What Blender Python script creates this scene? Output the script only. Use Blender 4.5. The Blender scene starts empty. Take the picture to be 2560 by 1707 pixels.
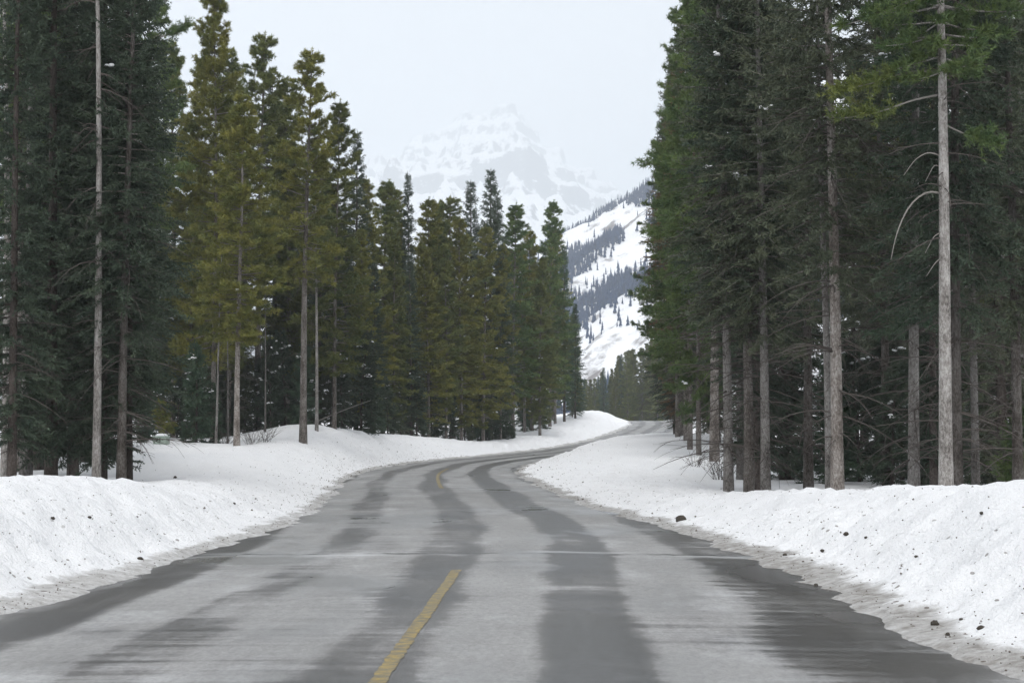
import bpy, math, random
import numpy as np
from mathutils import Vector

R = math.radians
sc = bpy.context.scene
col = sc.collection

# ------------------------------------------------------------------ camera
CAM_Z = 2.0
PITCH = math.atan(206 / 3920)
cam_d = bpy.data.cameras.new('camera')
cam = bpy.data.objects.new('camera', cam_d)
col.objects.link(cam)
cam.location = (0, 0, CAM_Z)
cam.rotation_euler = (R(90) + PITCH, 0, 0)
cam_d.lens = 60
cam_d.sensor_width = 36
cam_d.clip_start = 0.5
cam_d.clip_end = 80000
sc.camera = cam

# ------------------------------------------------------------------ world, sun, exposure
SUN_EL, SUN_AZ = R(60), R(-176)          # soft sun high behind the camera
world = bpy.data.worlds.new('World')
sc.world = world
world.use_nodes = True
wn = world.node_tree
bg = wn.nodes['Background']
sky = wn.nodes.new('ShaderNodeTexSky')
sky.sky_type = 'NISHITA'
sky.sun_disc = False
sky.sun_elevation = SUN_EL
sky.sun_rotation = SUN_AZ
sky.dust_density = 3.0
mixw = wn.nodes.new('ShaderNodeMix')     # closed cloud cover: the blue sky shows only as a tint
mixw.data_type = 'RGBA'
mixw.inputs[0].default_value = 0.88
mixw.inputs[7].default_value = (8.75, 8.65, 8.75, 1)
wn.links.new(sky.outputs[0], mixw.inputs[6])
wn.links.new(mixw.outputs[2], bg.inputs[0])
bg.inputs[1].default_value = 0.086
sun_d = bpy.data.lights.new('sun', 'SUN')
sun_d.energy = 1.5
sun_d.angle = R(22)
sun_d.color = (1.0, 0.98, 0.955)
sun = bpy.data.objects.new('sun', sun_d)
col.objects.link(sun)
sdir = Vector((math.sin(SUN_AZ) * math.cos(SUN_EL), math.cos(SUN_AZ) * math.cos(SUN_EL), math.sin(SUN_EL)))
sun.rotation_euler = sdir.to_track_quat('Z', 'Y').to_euler()
sun.location = sdir * 100
sc.view_settings.view_transform = 'Standard'
sc.view_settings.look = 'None'
sc.view_settings.gamma = 1
sc.view_settings.use_curve_mapping = False
sc.view_settings.exposure = 0.51
cy = sc.cycles
cy.use_denoising = True
cy.denoising_input_passes = 'RGB_ALBEDO_NORMAL'
cy.max_bounces = 5
cy.diffuse_bounces = 2
cy.glossy_bounces = 2
cy.transmission_bounces = 2
cy.volume_bounces = 3
cy.transparent_max_bounces = 4
cy.use_adaptive_sampling = True
cy.adaptive_threshold = 0.03

# ------------------------------------------------------------------ helpers
rng = np.random.default_rng(7)


def hash2(ix, iy, seed):
    h = (ix.astype(np.int64) * 374761393 + iy.astype(np.int64) * 668265263 + seed * 974634777) & 0xFFFFFFFF
    h = ((h ^ (h >> 13)) * 1274126177) & 0xFFFFFFFF
    h = h ^ (h >> 16)
    return (h & 0xFFFFFF) / float(0x1000000)


def pn(x, y, seed=0):
    """2-D gradient noise, about -1..1"""
    x = np.asarray(x, float); y = np.asarray(y, float)
    x0 = np.floor(x); y0 = np.floor(y)
    fx, fy = x - x0, y - y0
    u = fx * fx * fx * (fx * (fx * 6 - 15) + 10); v = fy * fy * fy * (fy * (fy * 6 - 15) + 10)

    def g(dx, dy):
        a = hash2(x0 + dx, y0 + dy, seed) * 2 * np.pi
        return np.cos(a) * (fx - dx) + np.sin(a) * (fy - dy)
    a = g(0, 0) * (1 - u) + g(1, 0) * u
    b = g(0, 1) * (1 - u) + g(1, 1) * u
    return (a * (1 - v) + b * v) * 1.5


def fbm(x, y, seed=0, oct=4, gain=.5):
    s = 0; a = 1
    for k in range(oct):
        s = s + a * pn(x * 2 ** k, y * 2 ** k, seed + k * 17)
        a *= gain
    return s


def ridged(x, y, seed=0, oct=5, gain=.55):
    s = 0; a = 1; w = 1
    for k in range(oct):
        n = 1 - np.abs(pn(x * 2 ** k, y * 2 ** k, seed + k * 31))
        n = n * n * w
        s = s + a * n
        w = np.clip(n * 1.6, 0, 1)
        a *= gain
    return s


def sstep(a, b, x):
    q = np.clip((x - a) / (b - a), 0, 1)
    return q * q * (3 - 2 * q)


def link(o, parent=None):
    col.objects.link(o)
    if parent is not None:
        o.parent = parent
    return o


def mesh_from(name, verts, faces, mat=None, smooth=False):
    """verts (n,3) array, faces (m,k) array of equal-sided faces"""
    me = bpy.data.meshes.new(name)
    verts = np.asarray(verts, np.float32); faces = np.asarray(faces, np.int32)
    n, k = faces.shape
    me.vertices.add(len(verts)); me.vertices.foreach_set('co', verts.ravel())
    me.loops.add(n * k); me.loops.foreach_set('vertex_index', faces.ravel())
    me.polygons.add(n)
    me.polygons.foreach_set('loop_start', np.arange(0, n * k, k, dtype=np.int32))
    if smooth:
        me.polygons.foreach_set('use_smooth', np.ones(n, bool))
    me.update(calc_edges=True)
    if mat is not None:
        me.materials.append(mat)
    return me


def obj(name, me, parent=None, kind=None):
    o = bpy.data.objects.new(name, me)
    link(o, parent)
    if kind:
        o['kind'] = kind
    return o


def empty(name, loc):
    o = bpy.data.objects.new(name, None)
    o.empty_display_size = .3
    link(o)
    o.location = loc
    return o


def tag(o, label, cat, group=None):
    o['label'] = label; o['category'] = cat
    if group:
        o['group'] = group
    return o


class Acc:
    """collects triangles or quads"""
    def __init__(self):
        self.v = []; self.f = []; self.n = 0

    def add(self, v, f):
        v = np.asarray(v, float); f = np.asarray(f, int)
        self.v.append(v); self.f.append(f + self.n); self.n += len(v)

    def mesh(self, name, mat, smooth=False):
        return mesh_from(name, np.concatenate(self.v), np.concatenate(self.f), mat, smooth)


def tube(acc, pts, rad, sides=6):
    """tapered tube of quads along pts"""
    pts = np.asarray(pts, float); k = len(pts)
    tan = np.gradient(pts, axis=0)
    tan /= np.linalg.norm(tan, axis=1)[:, None] + 1e-9
    ref = np.where(np.abs(tan[:, 2:3]) > .8, np.array([[1., 0, 0]]), np.array([[0, 0, 1.]]))
    a = np.cross(tan, ref); a /= np.linalg.norm(a, axis=1)[:, None] + 1e-9
    b = np.cross(tan, a)
    th = np.arange(sides) * 2 * np.pi / sides
    rad = np.asarray(rad, float)[:, None, None]
    ring = pts[:, None, :] + rad * (np.cos(th)[None, :, None] * a[:, None, :] + np.sin(th)[None, :, None] * b[:, None, :])
    v = ring.reshape(-1, 3)
    i = np.arange(k - 1)[:, None] * sides + np.arange(sides)[None, :]
    j = np.arange(k - 1)[:, None] * sides + (np.arange(sides)[None, :] + 1) % sides
    f = np.stack([i, j, j + sides, i + sides], -1).reshape(-1, 4)
    acc.add(v, f)


def blades(P, D, L, W, r):
    """one thin triangle (needle) per row"""
    n = len(P)
    D = D / (np.linalg.norm(D, axis=1)[:, None] + 1e-9)
    s = np.cross(D, r.normal(size=(n, 3))); s /= np.linalg.norm(s, axis=1)[:, None] + 1e-9
    W = np.broadcast_to(W, n)[:, None]; L = np.broadcast_to(L, n)[:, None]
    v = np.empty((n, 3, 3))
    v[:, 0] = P - s * W * .5; v[:, 1] = P + s * W * .5; v[:, 2] = P + D * L
    return v.reshape(-1, 3), np.arange(3 * n).reshape(n, 3)


# ------------------------------------------------------------------ materials
def new_mat(name):
    m = bpy.data.materials.new(name); m.use_nodes = True
    nt = m.node_tree
    return m, nt, nt.nodes['Principled BSDF']


def N(nt, typ, **kw):
    n = nt.nodes.new(typ)
    for k, v in kw.items():
        if k == 'inputs':
            for i, x in v.items():
                n.inputs[i].default_value = x
        else:
            setattr(n, k, v)
    return n


def mixc(nt, fac, a, b, blend='MIX'):
    m = N(nt, 'ShaderNodeMix', data_type='RGBA', blend_type=blend)
    for idx, v in ((0, fac), (6, a), (7, b)):
        if hasattr(v, 'is_output'):
            nt.links.new(v, m.inputs[idx])
        elif idx == 0:
            m.inputs[0].default_value = v
        else:
            m.inputs[idx].default_value = (*v, 1) if len(v) == 3 else v
    return m.outputs[2]


def math_n(nt, op, a, b=None, c=None, clamp=False):
    m = N(nt, 'ShaderNodeMath', operation=op, use_clamp=clamp)
    for i, v in enumerate((a, b, c)):
        if v is None:
            continue
        if hasattr(v, 'is_output'):
            nt.links.new(v, m.inputs[i])
        else:
            m.inputs[i].default_value = v
    return m.outputs[0]


def ramp(nt, fac, stops, interp='LINEAR'):
    r = N(nt, 'ShaderNodeValToRGB')
    r.color_ramp.interpolation = interp
    el = r.color_ramp.elements
    while len(el) > 1:
        el.remove(el[-1])
    el[0].position = stops[0][0]; el[0].color = stops[0][1] if len(stops[0][1]) == 4 else (*stops[0][1], 1)
    for p, c in stops[1:]:
        e = el.new(p); e.color = c if len(c) == 4 else (*c, 1)
    nt.links.new(fac, r.inputs[0])
    return r.outputs[0]


def g3(v):
    return (v, v, v)


def noise_n(nt, vec, scale, detail=4, rough=.5, dist=0, dims='3D'):
    n = N(nt, 'ShaderNodeTexNoise', noise_dimensions=dims)
    n.inputs['Scale'].default_value = scale; n.inputs['Detail'].default_value = detail
    n.inputs['Roughness'].default_value = rough; n.inputs['Distortion'].default_value = dist
    if vec is not None:
        nt.links.new(vec, n.inputs['Vector'])
    return n.outputs[0]


def bump(nt, bsdf, height, strength, dist):
    b = N(nt, 'ShaderNodeBump')
    b.inputs['Strength'].default_value = strength; b.inputs['Distance'].default_value = dist
    nt.links.new(height, b.inputs['Height'])
    nt.links.new(b.outputs[0], bsdf.inputs['Normal'])


def snow_material():
    m, nt, b = new_mat('snow')
    pos = N(nt, 'ShaderNodeNewGeometry').outputs['Position']
    at = N(nt, 'ShaderNodeAttribute', attribute_name='grime').outputs['Fac']
    big = noise_n(nt, pos, .5, 4)
    fine = noise_n(nt, pos, 4.5, 5, .65)
    base = mixc(nt, big, (.86, .87, .885), (.91, .915, .92))
    # road grit worked into the ploughed bank: patchy, heaviest at the foot
    g = math_n(nt, 'MULTIPLY_ADD', fine, 1.5, -.75)
    g = math_n(nt, 'ADD', math_n(nt, 'MULTIPLY_ADD', at, 1.35, -.5), g)
    gr = ramp(nt, g, [(0, g3(0)), (.08, g3(.02)), (.45, g3(.5)), (1, g3(.92))])
    dirt = mixc(nt, noise_n(nt, pos, 9, 3), (.33, .31, .28), (.18, .168, .15))
    c = mixc(nt, gr, base, dirt)
    # specks of gravel
    vo = N(nt, 'ShaderNodeTexVoronoi', inputs={'Scale': 5.0, 'Randomness': 1.0})
    nt.links.new(pos, vo.inputs['Vector'])
    sp = math_n(nt, 'LESS_THAN', vo.outputs['Distance'], math_n(nt, 'MULTIPLY', noise_n(nt, pos, 1.3, 3), .30))
    sp = math_n(nt, 'MULTIPLY', sp, math_n(nt, 'GREATER_THAN', N_sep(nt, vo.outputs['Color']), .5))
    sp = math_n(nt, 'MULTIPLY', sp, ramp(nt, at, [(0, g3(0)), (.01, g3(0)), (.10, g3(.7)), (1, g3(.9))]))
    c = mixc(nt, sp, c, (.17, .15, .125))
    nt.links.new(c, b.inputs['Base Color'])
    b.inputs['Roughness'].default_value = .75
    b.inputs['Specular IOR Level'].default_value = .25
    h = math_n(nt, 'ADD', noise_n(nt, pos, 6, 6, .65), math_n(nt, 'MULTIPLY', noise_n(nt, pos, 25, 3), .35))
    bump(nt, b, h, .9, .10)
    return m


def N_sep(nt, color):
    s = N(nt, 'ShaderNodeSeparateColor')
    nt.links.new(color, s.inputs[0])
    return s.outputs[0]


def plain(name, c, rough=.7, spec=.3, noise=0.0, scale=5):
    m, nt, b = new_mat(name)
    if noise:
        tc = N(nt, 'ShaderNodeTexCoord').outputs['Object']
        n = noise_n(nt, tc, scale, 4, .6)
        nt.links.new(mixc(nt, n, tuple(x * (1 - noise) for x in c), tuple(min(1, x * (1 + noise)) for x in c)), b.inputs['Base Color'])
    else:
        b.inputs['Base Color'].default_value = (*c, 1)
    b.inputs['Roughness'].default_value = rough
    b.inputs['Specular IOR Level'].default_value = spec
    return m


def needle_material(name, dark, light, scale=.9):
    """needles: each tree multiplies by its own colour; clumps vary through the crown"""
    m, nt, b = new_mat(name)
    tc = N(nt, 'ShaderNodeTexCoord').outputs['Object']
    oi = N(nt, 'ShaderNodeObjectInfo').outputs['Color']
    n1 = noise_n(nt, tc, scale, 3, .6)
    n2 = noise_n(nt, tc, 7, 2, .6)
    f = ramp(nt, math_n(nt, 'ADD', math_n(nt, 'MULTIPLY', n1, .65), math_n(nt, 'MULTIPLY', n2, .35)), [(.3, g3(0)), (.7, g3(1))])
    c = mixc(nt, f, dark, light)
    c = mixc(nt, 1.0, c, oi, 'MULTIPLY')
    nt.links.new(c, b.inputs['Base Color'])
    b.inputs['Roughness'].default_value = .55
    b.inputs['Specular IOR Level'].default_value = .22
    return m


def bark_material(name, dark, mid, light, flake=.5):
    m, nt, b = new_mat(name)
    tc = N(nt, 'ShaderNodeTexCoord').outputs['Object']
    oi = N(nt, 'ShaderNodeObjectInfo').outputs['Color']
    mp = N(nt, 'ShaderNodeMapping', inputs={'Scale': (1, 1, .5)})
    nt.links.new(tc, mp.inputs['Vector'])
    n1 = noise_n(nt, mp.outputs[0], 24, 5, .7, .3)
    n2 = noise_n(nt, mp.outputs[0], 2.2, 4, .65)
    f = math_n(nt, 'ADD', math_n(nt, 'MULTIPLY', n1, .62), math_n(nt, 'MULTIPLY', n2, .58))
    c = ramp(nt, f, [(.44, dark), (.56, mid), (.56 + .28 * flake, light)])
    c = mixc(nt, 1.0, c, oi, 'MULTIPLY')
    nt.links.new(c, b.inputs['Base Color'])
    b.inputs['Roughness'].default_value = .9
    b.inputs['Specular IOR Level'].default_value = .1
    bump(nt, b, n1, .8, .03)
    return m


M_SNOW = snow_material()
M_CAP = plain('settled_snow', (.86, .87, .885), .7, .25, .05, 6)
M_PINE = needle_material('pine_needles', (.050, .088, .050), (.265, .258, .088))
M_SPRUCE = needle_material('spruce_needles', (.056, .080, .062), (.155, .170, .112), 1.4)
M_BARK_P = bark_material('pine_bark', (.058, .050, .044), (.140, .122, .108), (.32, .30, .28), .6)
M_BARK_G = bark_material('grey_bark', (.070, .063, .057), (.215, .20, .185), (.43, .415, .395), .6)
M_BARK_D = bark_material('dark_bark', (.030, .025, .022), (.075, .062, .055), (.16, .14, .125), .8)
M_TWIG = plain('dead_twigs', (.105, .092, .084), .9, .1, .45, 2.2)
M_LIMB = plain('bare_limb', (.25, .235, .215), .85, .1, .3, 4)

# ------------------------------------------------------------------ road line and terrain heights
_y = np.arange(-120, 1500, .5)


def smooth_table(ys, vs, sig):
    v = np.interp(_y, ys, vs)
    k = np.arange(-int(sig * 6), int(sig * 6) + 1) * .5
    w = np.exp(-.5 * (k / sig) ** 2); w /= w.sum()
    return np.convolve(np.pad(v, len(w) // 2, mode='edge'), w, mode='valid')


RX = smooth_table([-120, 0, 14, 20, 28, 35, 41, 50, 65, 80, 92, 105, 118, 135, 155, 178, 205, 225, 240, 262, 300, 350, 420, 1500],
                  [-3, -1.3, -1.1, -.9, -.7, -.8, -1.1, -1.8, -2.8, -3.5, -3.5, -2.9, -1.5, 2.1, 7.2, 12.2, 17.2, 19.8, 20.2, 19.0, 14, 4, -14, -300], 4.5)
RZ = smooth_table([-120, 115, 135, 155, 178, 205, 225, 240, 255, 280, 330, 500, 1500],
                  [0, 0, .12, .45, 1.1, 2.25, 3.1, 3.5, 3.55, 3.0, 1.0, -2, -2], 6)
EL = smooth_table([-120, 14, 20, 30, 41, 52, 71, 92, 1500], [5.2, 5.2, 5.1, 4.8, 4.0, 3.9, 4.1, 4.2, 4.2], 3)
ER = smooth_table([-120, 14, 20, 28, 35, 41, 49, 65, 90, 1500], [5.7, 5.6, 5.35, 5.1, 4.6, 4.0, 3.8, 4.0, 4.1, 4.2], 3)
HBL = smooth_table([-120, 14, 25, 32, 40, 48, 60, 80, 95, 105, 120, 135, 145, 155, 165, 185, 200, 215, 230, 260, 1500],
                   [1.25, 1.25, 1.3, 1.1, .68, .55, .62, .95, 1.7, 2.2, 1.8, 1.35, .85, .55, .55, .9, 1.35, 1.75, 1.4, 1.2, 1.2], 3)
FLL = smooth_table([-120, 32, 45, 58, 70, 85, 100, 115, 135, 145, 160, 185, 1500],
                   [.6, .6, .5, .8, 1.05, 1.35, 1.55, 1.4, .7, .35, .5, .8, 1.0], 3)
WL = smooth_table([-120, 30, 50, 80, 130, 1500], [2.5, 2.6, 3.4, 4.4, 4.6, 4.2], 3)
HBR = smooth_table([-120, 14, 20, 28, 35, 42, 48, 55, 70, 90, 110, 125, 140, 155, 200, 1500],
                   [1.35, 1.32, 1.3, 1.05, .75, .4, .22, .26, .5, .95, 1.35, 1.2, .8, .6, .7, .9], 3)
FLR = smooth_table([-120, 24, 34, 42, 50, 60, 75, 90, 105, 120, 140, 170, 1500],
                   [.5, .45, .3, .12, .0, .05, .45, 1.0, 1.45, 1.45, .8, .8, 1.0], 3)
WR = smooth_table([-120, 30, 45, 70, 110, 1500], [2.9, 2.9, 2.4, 4.0, 5.5, 4.5], 3)


def tab(T, y):
    return np.interp(y, _y, T)


RDX = np.gradient(RX, .5)


def lateral(x, y):
    s = tab(RDX, y)
    return (x - tab(RX, y)) / np.sqrt(1 + s * s)


def ground_parts(x, y):
    x = np.asarray(x, float); y = np.asarray(y, float)
    t = lateral(x, y)
    wob = .34 * pn(x * .55, y * .35, 3) + .18 * pn(x * 1.9, y * 1.3, 4) + .10 * pn(x * 4.5, y * 2.6, 5)
    uL = -t - tab(EL, y) + wob
    uR = t - tab(ER, y) + wob
    z0 = tab(RZ, y)

    def side(u, hb, fl, w):
        q = sstep(w + .2, w + 5.5, u)
        up = np.clip(u / w, 0, 1)
        prof = np.sin(up * np.pi / 2) ** 1.4
        return hb * prof * (1 - q) + fl * q
    hl = side(uL, tab(HBL, y), tab(FLL, y), tab(WL, y))
    hr = side(uR, tab(HBR, y), tab(FLR, y), tab(WR, y))
    u = np.maximum(uL, uR)
    low = -.18 + .21 * sstep(-1.1, .05, u)
    z = z0 + low + np.where(uL > 0, hl, 0) + np.where(uR > 0, hr, 0)
    return z, u, t


def ground_z(x, y, detail=True):
    z, u, t = ground_parts(x, y)
    on = sstep(-.2, .7, u)
    # the mound inside the far bend, and drifts on the clearing
    x = np.asarray(x, float); y = np.asarray(y, float)
    z = z + .5 * np.exp(-((x - 10) / 4.5) ** 2 - ((y - 114) / 16) ** 2) * on
    z = z + .35 * np.exp(-((x + 13.5) / 3.0) ** 2 - ((y - 101) / 6) ** 2) * on
    z = z + .10 * fbm(x * .16, y * .12, 11, 3) * on * sstep(.5, 5, u)
    bank = on * (1 - .72 * sstep(3.0, 7, u))
    z = z + .10 * fbm(x * .8, y * .8, 21, 3) * bank
    if detail:
        z = z + .050 * fbm(x * 2.6, y * 2.6, 31, 3, .65) * bank
    chunk = np.abs(pn(x * 1.7, y * 1.7, 41)) + .6 * np.abs(pn(x * 4.1, y * 4.1, 43))
    z = z + .13 * (.45 - chunk) * on * np.exp(-np.clip(u - .2, 0, 99) / 1.1)
    # valley floor falls away far off
    z = z + (-.004 * np.clip(y - 450, 0, 3000))
    return z


def y_far(y):
    return 1 - sstep(90, 140, y)


def ground_mesh():
    def axis(segs):
        out = []
        for a, b, st in segs:
            out.append(np.arange(a, b - st * .5, st))
        return np.concatenate(out + [[segs[-1][1]]])
    ys = np.concatenate([axis([(-60, 4, 2), (4, 9, .5), (9, 32, .14), (32, 60, .22), (60, 130, .4), (130, 260, 1.0), (260, 460, 5)]),
                         np.geomspace(470, 16000, 40)])
    xs_h = np.concatenate([axis([(0, 13, .16), (13, 40, .45), (40, 80, 2)]), np.geomspace(84, 16000, 40)])
    xs = np.concatenate([-xs_h[:0:-1], xs_h])
    X, Y = np.meshgrid(xs, ys)
    Z = ground_z(X, Y)
    nx, ny = len(xs), len(ys)
    i = (np.arange(ny - 1)[:, None] * nx + np.arange(nx - 1)[None, :]).ravel()
    f = np.stack([i, i + 1, i + nx + 1, i + nx], -1)
    me = mesh_from('snow_ground', np.stack([X, Y, Z], -1).reshape(-1, 3), f, M_SNOW, True)
    _, u, t = ground_parts(X, Y)
    n = fbm(X * .35, Y * .25, 51, 3)
    grime = np.exp(-np.clip(u, 0, 99) / .13) * .75 + .17 * np.exp(-np.clip(u, 0, 99) / 2.4) * (1 + .9 * n)
    right = t > 0
    grime = grime + .05 * sstep(6, 9, u) * (y_far(Y))
    grime = np.where(right, grime * 1.0, grime * .85) * np.where(u < 0, 1, 1)
    a = me.attributes.new('grime', 'FLOAT', 'POINT')
    a.data.foreach_set('value', np.clip(grime, 0, 1).astype(np.float32).ravel())
    return me


ground = obj('snow_ground', ground_mesh(), None, 'structure')


# ------------------------------------------------------------------ road
def road_material():
    m, nt, b = new_mat('salted_asphalt')
    uv = N(nt, 'ShaderNodeUVMap', uv_map='UVMap').outputs[0]
    sep = N(nt, 'ShaderNodeSeparateXYZ'); nt.links.new(uv, sep.inputs[0])
    t, s = sep.outputs[0], sep.outputs[1]

    def vec(scx, scy, off=0):
        mp = N(nt, 'ShaderNodeMapping', inputs={'Scale': (scx, scy, 1), 'Location': (off, off * .7, 0)})
        nt.links.new(uv, mp.inputs['Vector'])
        return mp.outputs[0]
    # wheel paths wander a little
    wob = math_n(nt, 'MULTIPLY_ADD', noise_n(nt, vec(.25, .06), 1, 2), 1.2, -.6)
    tw = math_n(nt, 'ADD', t, wob)
    tn = math_n(nt, 'MULTIPLY_ADD', tw, 1 / 14, .5)          # -7..7 m -> 0..1

    def P(m_):
        return m_ / 14 + .5
    # how damp each strip of the carriageway is: worn wheel paths are wet and dark, the strips between carry salt
    damp = ramp(nt, tn, [(P(-6.5), g3(.40)), (P(-4.9), g3(.42)), (P(-4.4), g3(.90)), (P(-3.9), g3(.88)), (P(-3.6), g3(.12)), (P(-2.85), g3(.14)),
                         (P(-2.55), g3(.66)), (P(-2.05), g3(.60)), (P(-1.75), g3(.10)), (P(-.85), g3(.16)), (P(-.55), g3(.70)), (P(.15), g3(.74)), (P(.5), g3(.10)), (P(1.2), g3(.08)),
                         (P(1.5), g3(.92)), (P(2.2), g3(.95)), (P(2.5), g3(.08)), (P(3.3), g3(.12)), (P(3.6), g3(.66)), (P(4.7), g3(.80)), (P(5.6), g3(.55))])
    n_patch = noise_n(nt, vec(.6, .2, 3), 1, 4, .55)
    n_mid = noise_n(nt, vec(1.1, .8, 9), 1, 5, .6)
    n_long = noise_n(nt, vec(3.2, .10, 5), 1, 4, .6)
    near = ramp(nt, math_n(nt, 'MULTIPLY', s, .01), [(.34, g3(1)), (.60, g3(.45)), (1, g3(.3))])
    d = math_n(nt, 'ADD', damp, math_n(nt, 'MULTIPLY', math_n(nt, 'MULTIPLY_ADD', n_patch, 1.8, -.9), near))
    d = math_n(nt, 'ADD', d, math_n(nt, 'MULTIPLY_ADD', n_mid, .34, -.17))
    d = math_n(nt, 'ADD', d, math_n(nt, 'MULTIPLY_ADD', n_long, .40, -.20))
    n_bar = noise_n(nt, vec(.22, 3.2, 61), 1, 4, .6)
    d = math_n(nt, 'ADD', d, math_n(nt, 'MULTIPLY', math_n(nt, 'MULTIPLY_ADD', n_bar, 1.7, -.85), ramp(nt, noise_n(nt, vec(.35, .13, 67), 1, 2), [(.42, g3(0)), (.58, g3(.9))])))
    n_speck = noise_n(nt, vec(13, 7, 51), 1, 3, .7)
    d = math_n(nt, 'ADD', d, math_n(nt, 'MULTIPLY_ADD', n_speck, .42, -.21))
    n_smear = noise_n(nt, vec(.35, 1.9, 41), 1, 5, .65)
    d = math_n(nt, 'ADD', d, math_n(nt, 'MULTIPLY', math_n(nt, 'MULTIPLY_ADD', n_smear, .8, -.4), near))
    dm = ramp(nt, d, [(.16, g3(0)), (.42, g3(.22)), (.62, g3(.72)), (.95, g3(1))])
    grain = noise_n(nt, vec(26, 22), 1, 4, .8)
    dry = mixc(nt, noise_n(nt, vec(.9, .3, 7), 1, 4), (.47, .47, .463), (.29, .288, .282))
    salt = ramp(nt, noise_n(nt, vec(.7, .35, 81), 1, 5, .65), [(.52, g3(0)), (.68, g3(.45))])
    dry = mixc(nt, salt, dry, (.66, .67, .68))
    wetc = mixc(nt, noise_n(nt, vec(.5, .25, 13), 1, 3), (.080, .071, .056), (.046, .048, .051))
    c = mixc(nt, dm, dry, wetc)
    grain2 = noise_n(nt, vec(11, 4, 71), 1, 4, .85)
    c = mixc(nt, ramp(nt, grain2, [(.34, g3(0)), (.66, g3(.5))]), c, mixc(nt, 1.0, c, g3(.5), 'MULTIPLY'))
    c = mixc(nt, ramp(nt, grain, [(.3, g3(0)), (.7, g3(.55))]), c, mixc(nt, 1.0, c, g3(.45), 'MULTIPLY'))
    # transverse frost crack and a second one further on
    for s0, w_ in ((28.2, .13), (60.5, .10)):
        cr = math_n(nt, 'ABSOLUTE', math_n(nt, 'SUBTRACT', math_n(nt, 'ADD', s, math_n(nt, 'MULTIPLY_ADD', noise_n(nt, vec(.5, .01, s0), 1, 5, .6), 1.5, -.75)), s0))
        sl_ = math_n(nt, 'MULTIPLY', math_n(nt, 'LESS_THAN', cr, w_ * 4.5), ramp(nt, noise_n(nt, vec(.45, 1.2, s0 + 9), 1, 4), [(.48, g3(0)), (.64, g3(.5))]))
        c = mixc(nt, sl_, c, (.55, .56, .57))
        cr = math_n(nt, 'LESS_THAN', cr, w_)
        c = mixc(nt, math_n(nt, 'MULTIPLY', cr, ramp(nt, noise_n(nt, vec(1.6, .2, s0 + 3), 1, 4), [(.35, g3(0)), (.55, g3(.85))])), c, (.030, .029, .029))
    # sand and slush along both edges
    at = math_n(nt, 'ABSOLUTE', t)
    ed = math_n(nt, 'ADD', math_n(nt, 'MULTIPLY_ADD', at, .85, -4.55), math_n(nt, 'MULTIPLY_ADD', noise_n(nt, vec(1.4, .5, 21), 1, 5, .65), 2.2, -1.1))
    ed = ramp(nt, ed, [(0, g3(0)), (.35, g3(.75)), (1, g3(.95))])
    slush = mixc(nt, noise_n(nt, vec(2, .8, 17), 1, 5), (.22, .21, .19), (.60, .60, .59))
    c = mixc(nt, ed, c, slush)
    # standing melt water: puddles where the surface dips
    pud = noise_n(nt, vec(.42, .20, 31), 1, 3, .5)
    edge_bias = math_n(nt, 'MULTIPLY', math_n(nt, 'SUBTRACT', at, 2.0), .018)
    # known low spots that hold melt water (place across, place along, reach across, reach along)
    for t0, s0, wt, ws, amp in ((-2.4, 39, 1.6, 3.2, .16), (-3.4, 27.2, 1.6, 1.3, .20), (-5.0, 23.5, .8, 1.2, .20), (4.2, 26.5, .9, 2.2, .16), (4.7, 19.2, .5, .8, .22), (-.4, 40, 1.0, 2.2, .12)):
        g_ = math_n(nt, 'ADD', math_n(nt, 'POWER', math_n(nt, 'DIVIDE', math_n(nt, 'SUBTRACT', t, t0), wt), 2.0), math_n(nt, 'POWER', math_n(nt, 'DIVIDE', math_n(nt, 'SUBTRACT', s, s0), ws), 2.0))
        edge_bias = math_n(nt, 'ADD', edge_bias, math_n(nt, 'MULTIPLY', math_n(nt, 'POWER', 2.718, math_n(nt, 'MULTIPLY', g_, -1.0)), amp))
    wet = ramp(nt, math_n(nt, 'ADD', pud, edge_bias), [(.47, g3(0)), (.66, g3(1))])
    c = mixc(nt, math_n(nt, 'MULTIPLY', wet, math_n(nt, 'MULTIPLY_ADD', ed, -.2, .25)), c, (.06, .062, .066))
    nt.links.new(c, b.inputs['Base Color'])
    gloss = math_n(nt, 'MAXIMUM', math_n(nt, 'MULTIPLY', dm, .72), math_n(nt, 'MULTIPLY', wet, math_n(nt, 'MULTIPLY_ADD', dm, .25, .8)))
    gloss = math_n(nt, 'MULTIPLY', gloss, math_n(nt, 'MULTIPLY_ADD', ed, -.8, 1))
    rough = math_n(nt, 'MULTIPLY_ADD', gloss, -.56, .80)
    nt.links.new(rough, b.inputs['Roughness'])
    b.inputs['Specular IOR Level'].default_value = .5
    h = math_n(nt, 'MULTIPLY', math_n(nt, 'ADD', math_n(nt, 'SUBTRACT', grain, .8), math_n(nt, 'MULTIPLY', noise_n(nt, vec(9, 9), 1, 3), .6)), math_n(nt, 'MULTIPLY_ADD', wet, -.85, 1))
    bump(nt, b, h, .45, .012)
    return m


def paint_material():
    m, nt, b = new_mat('worn_yellow_paint')
    pos = N(nt, 'ShaderNodeNewGeometry').outputs['Position']
    n = noise_n(nt, pos, 7, 5, .7)
    n2 = noise_n(nt, pos, 28, 3, .8)
    c = mixc(nt, ramp(nt, n, [(.40, g3(0)), (.60, g3(1))]), (.15, .135, .09), (.40, .285, .055))
    c = mixc(nt, ramp(nt, n2, [(.42, g3(0)), (.62, g3(.8))]), c, (.12, .11, .09))
    nt.links.new(c, b.inputs['Base Color'])
    b.inputs['Roughness'].default_value = .6
    return m


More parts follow.
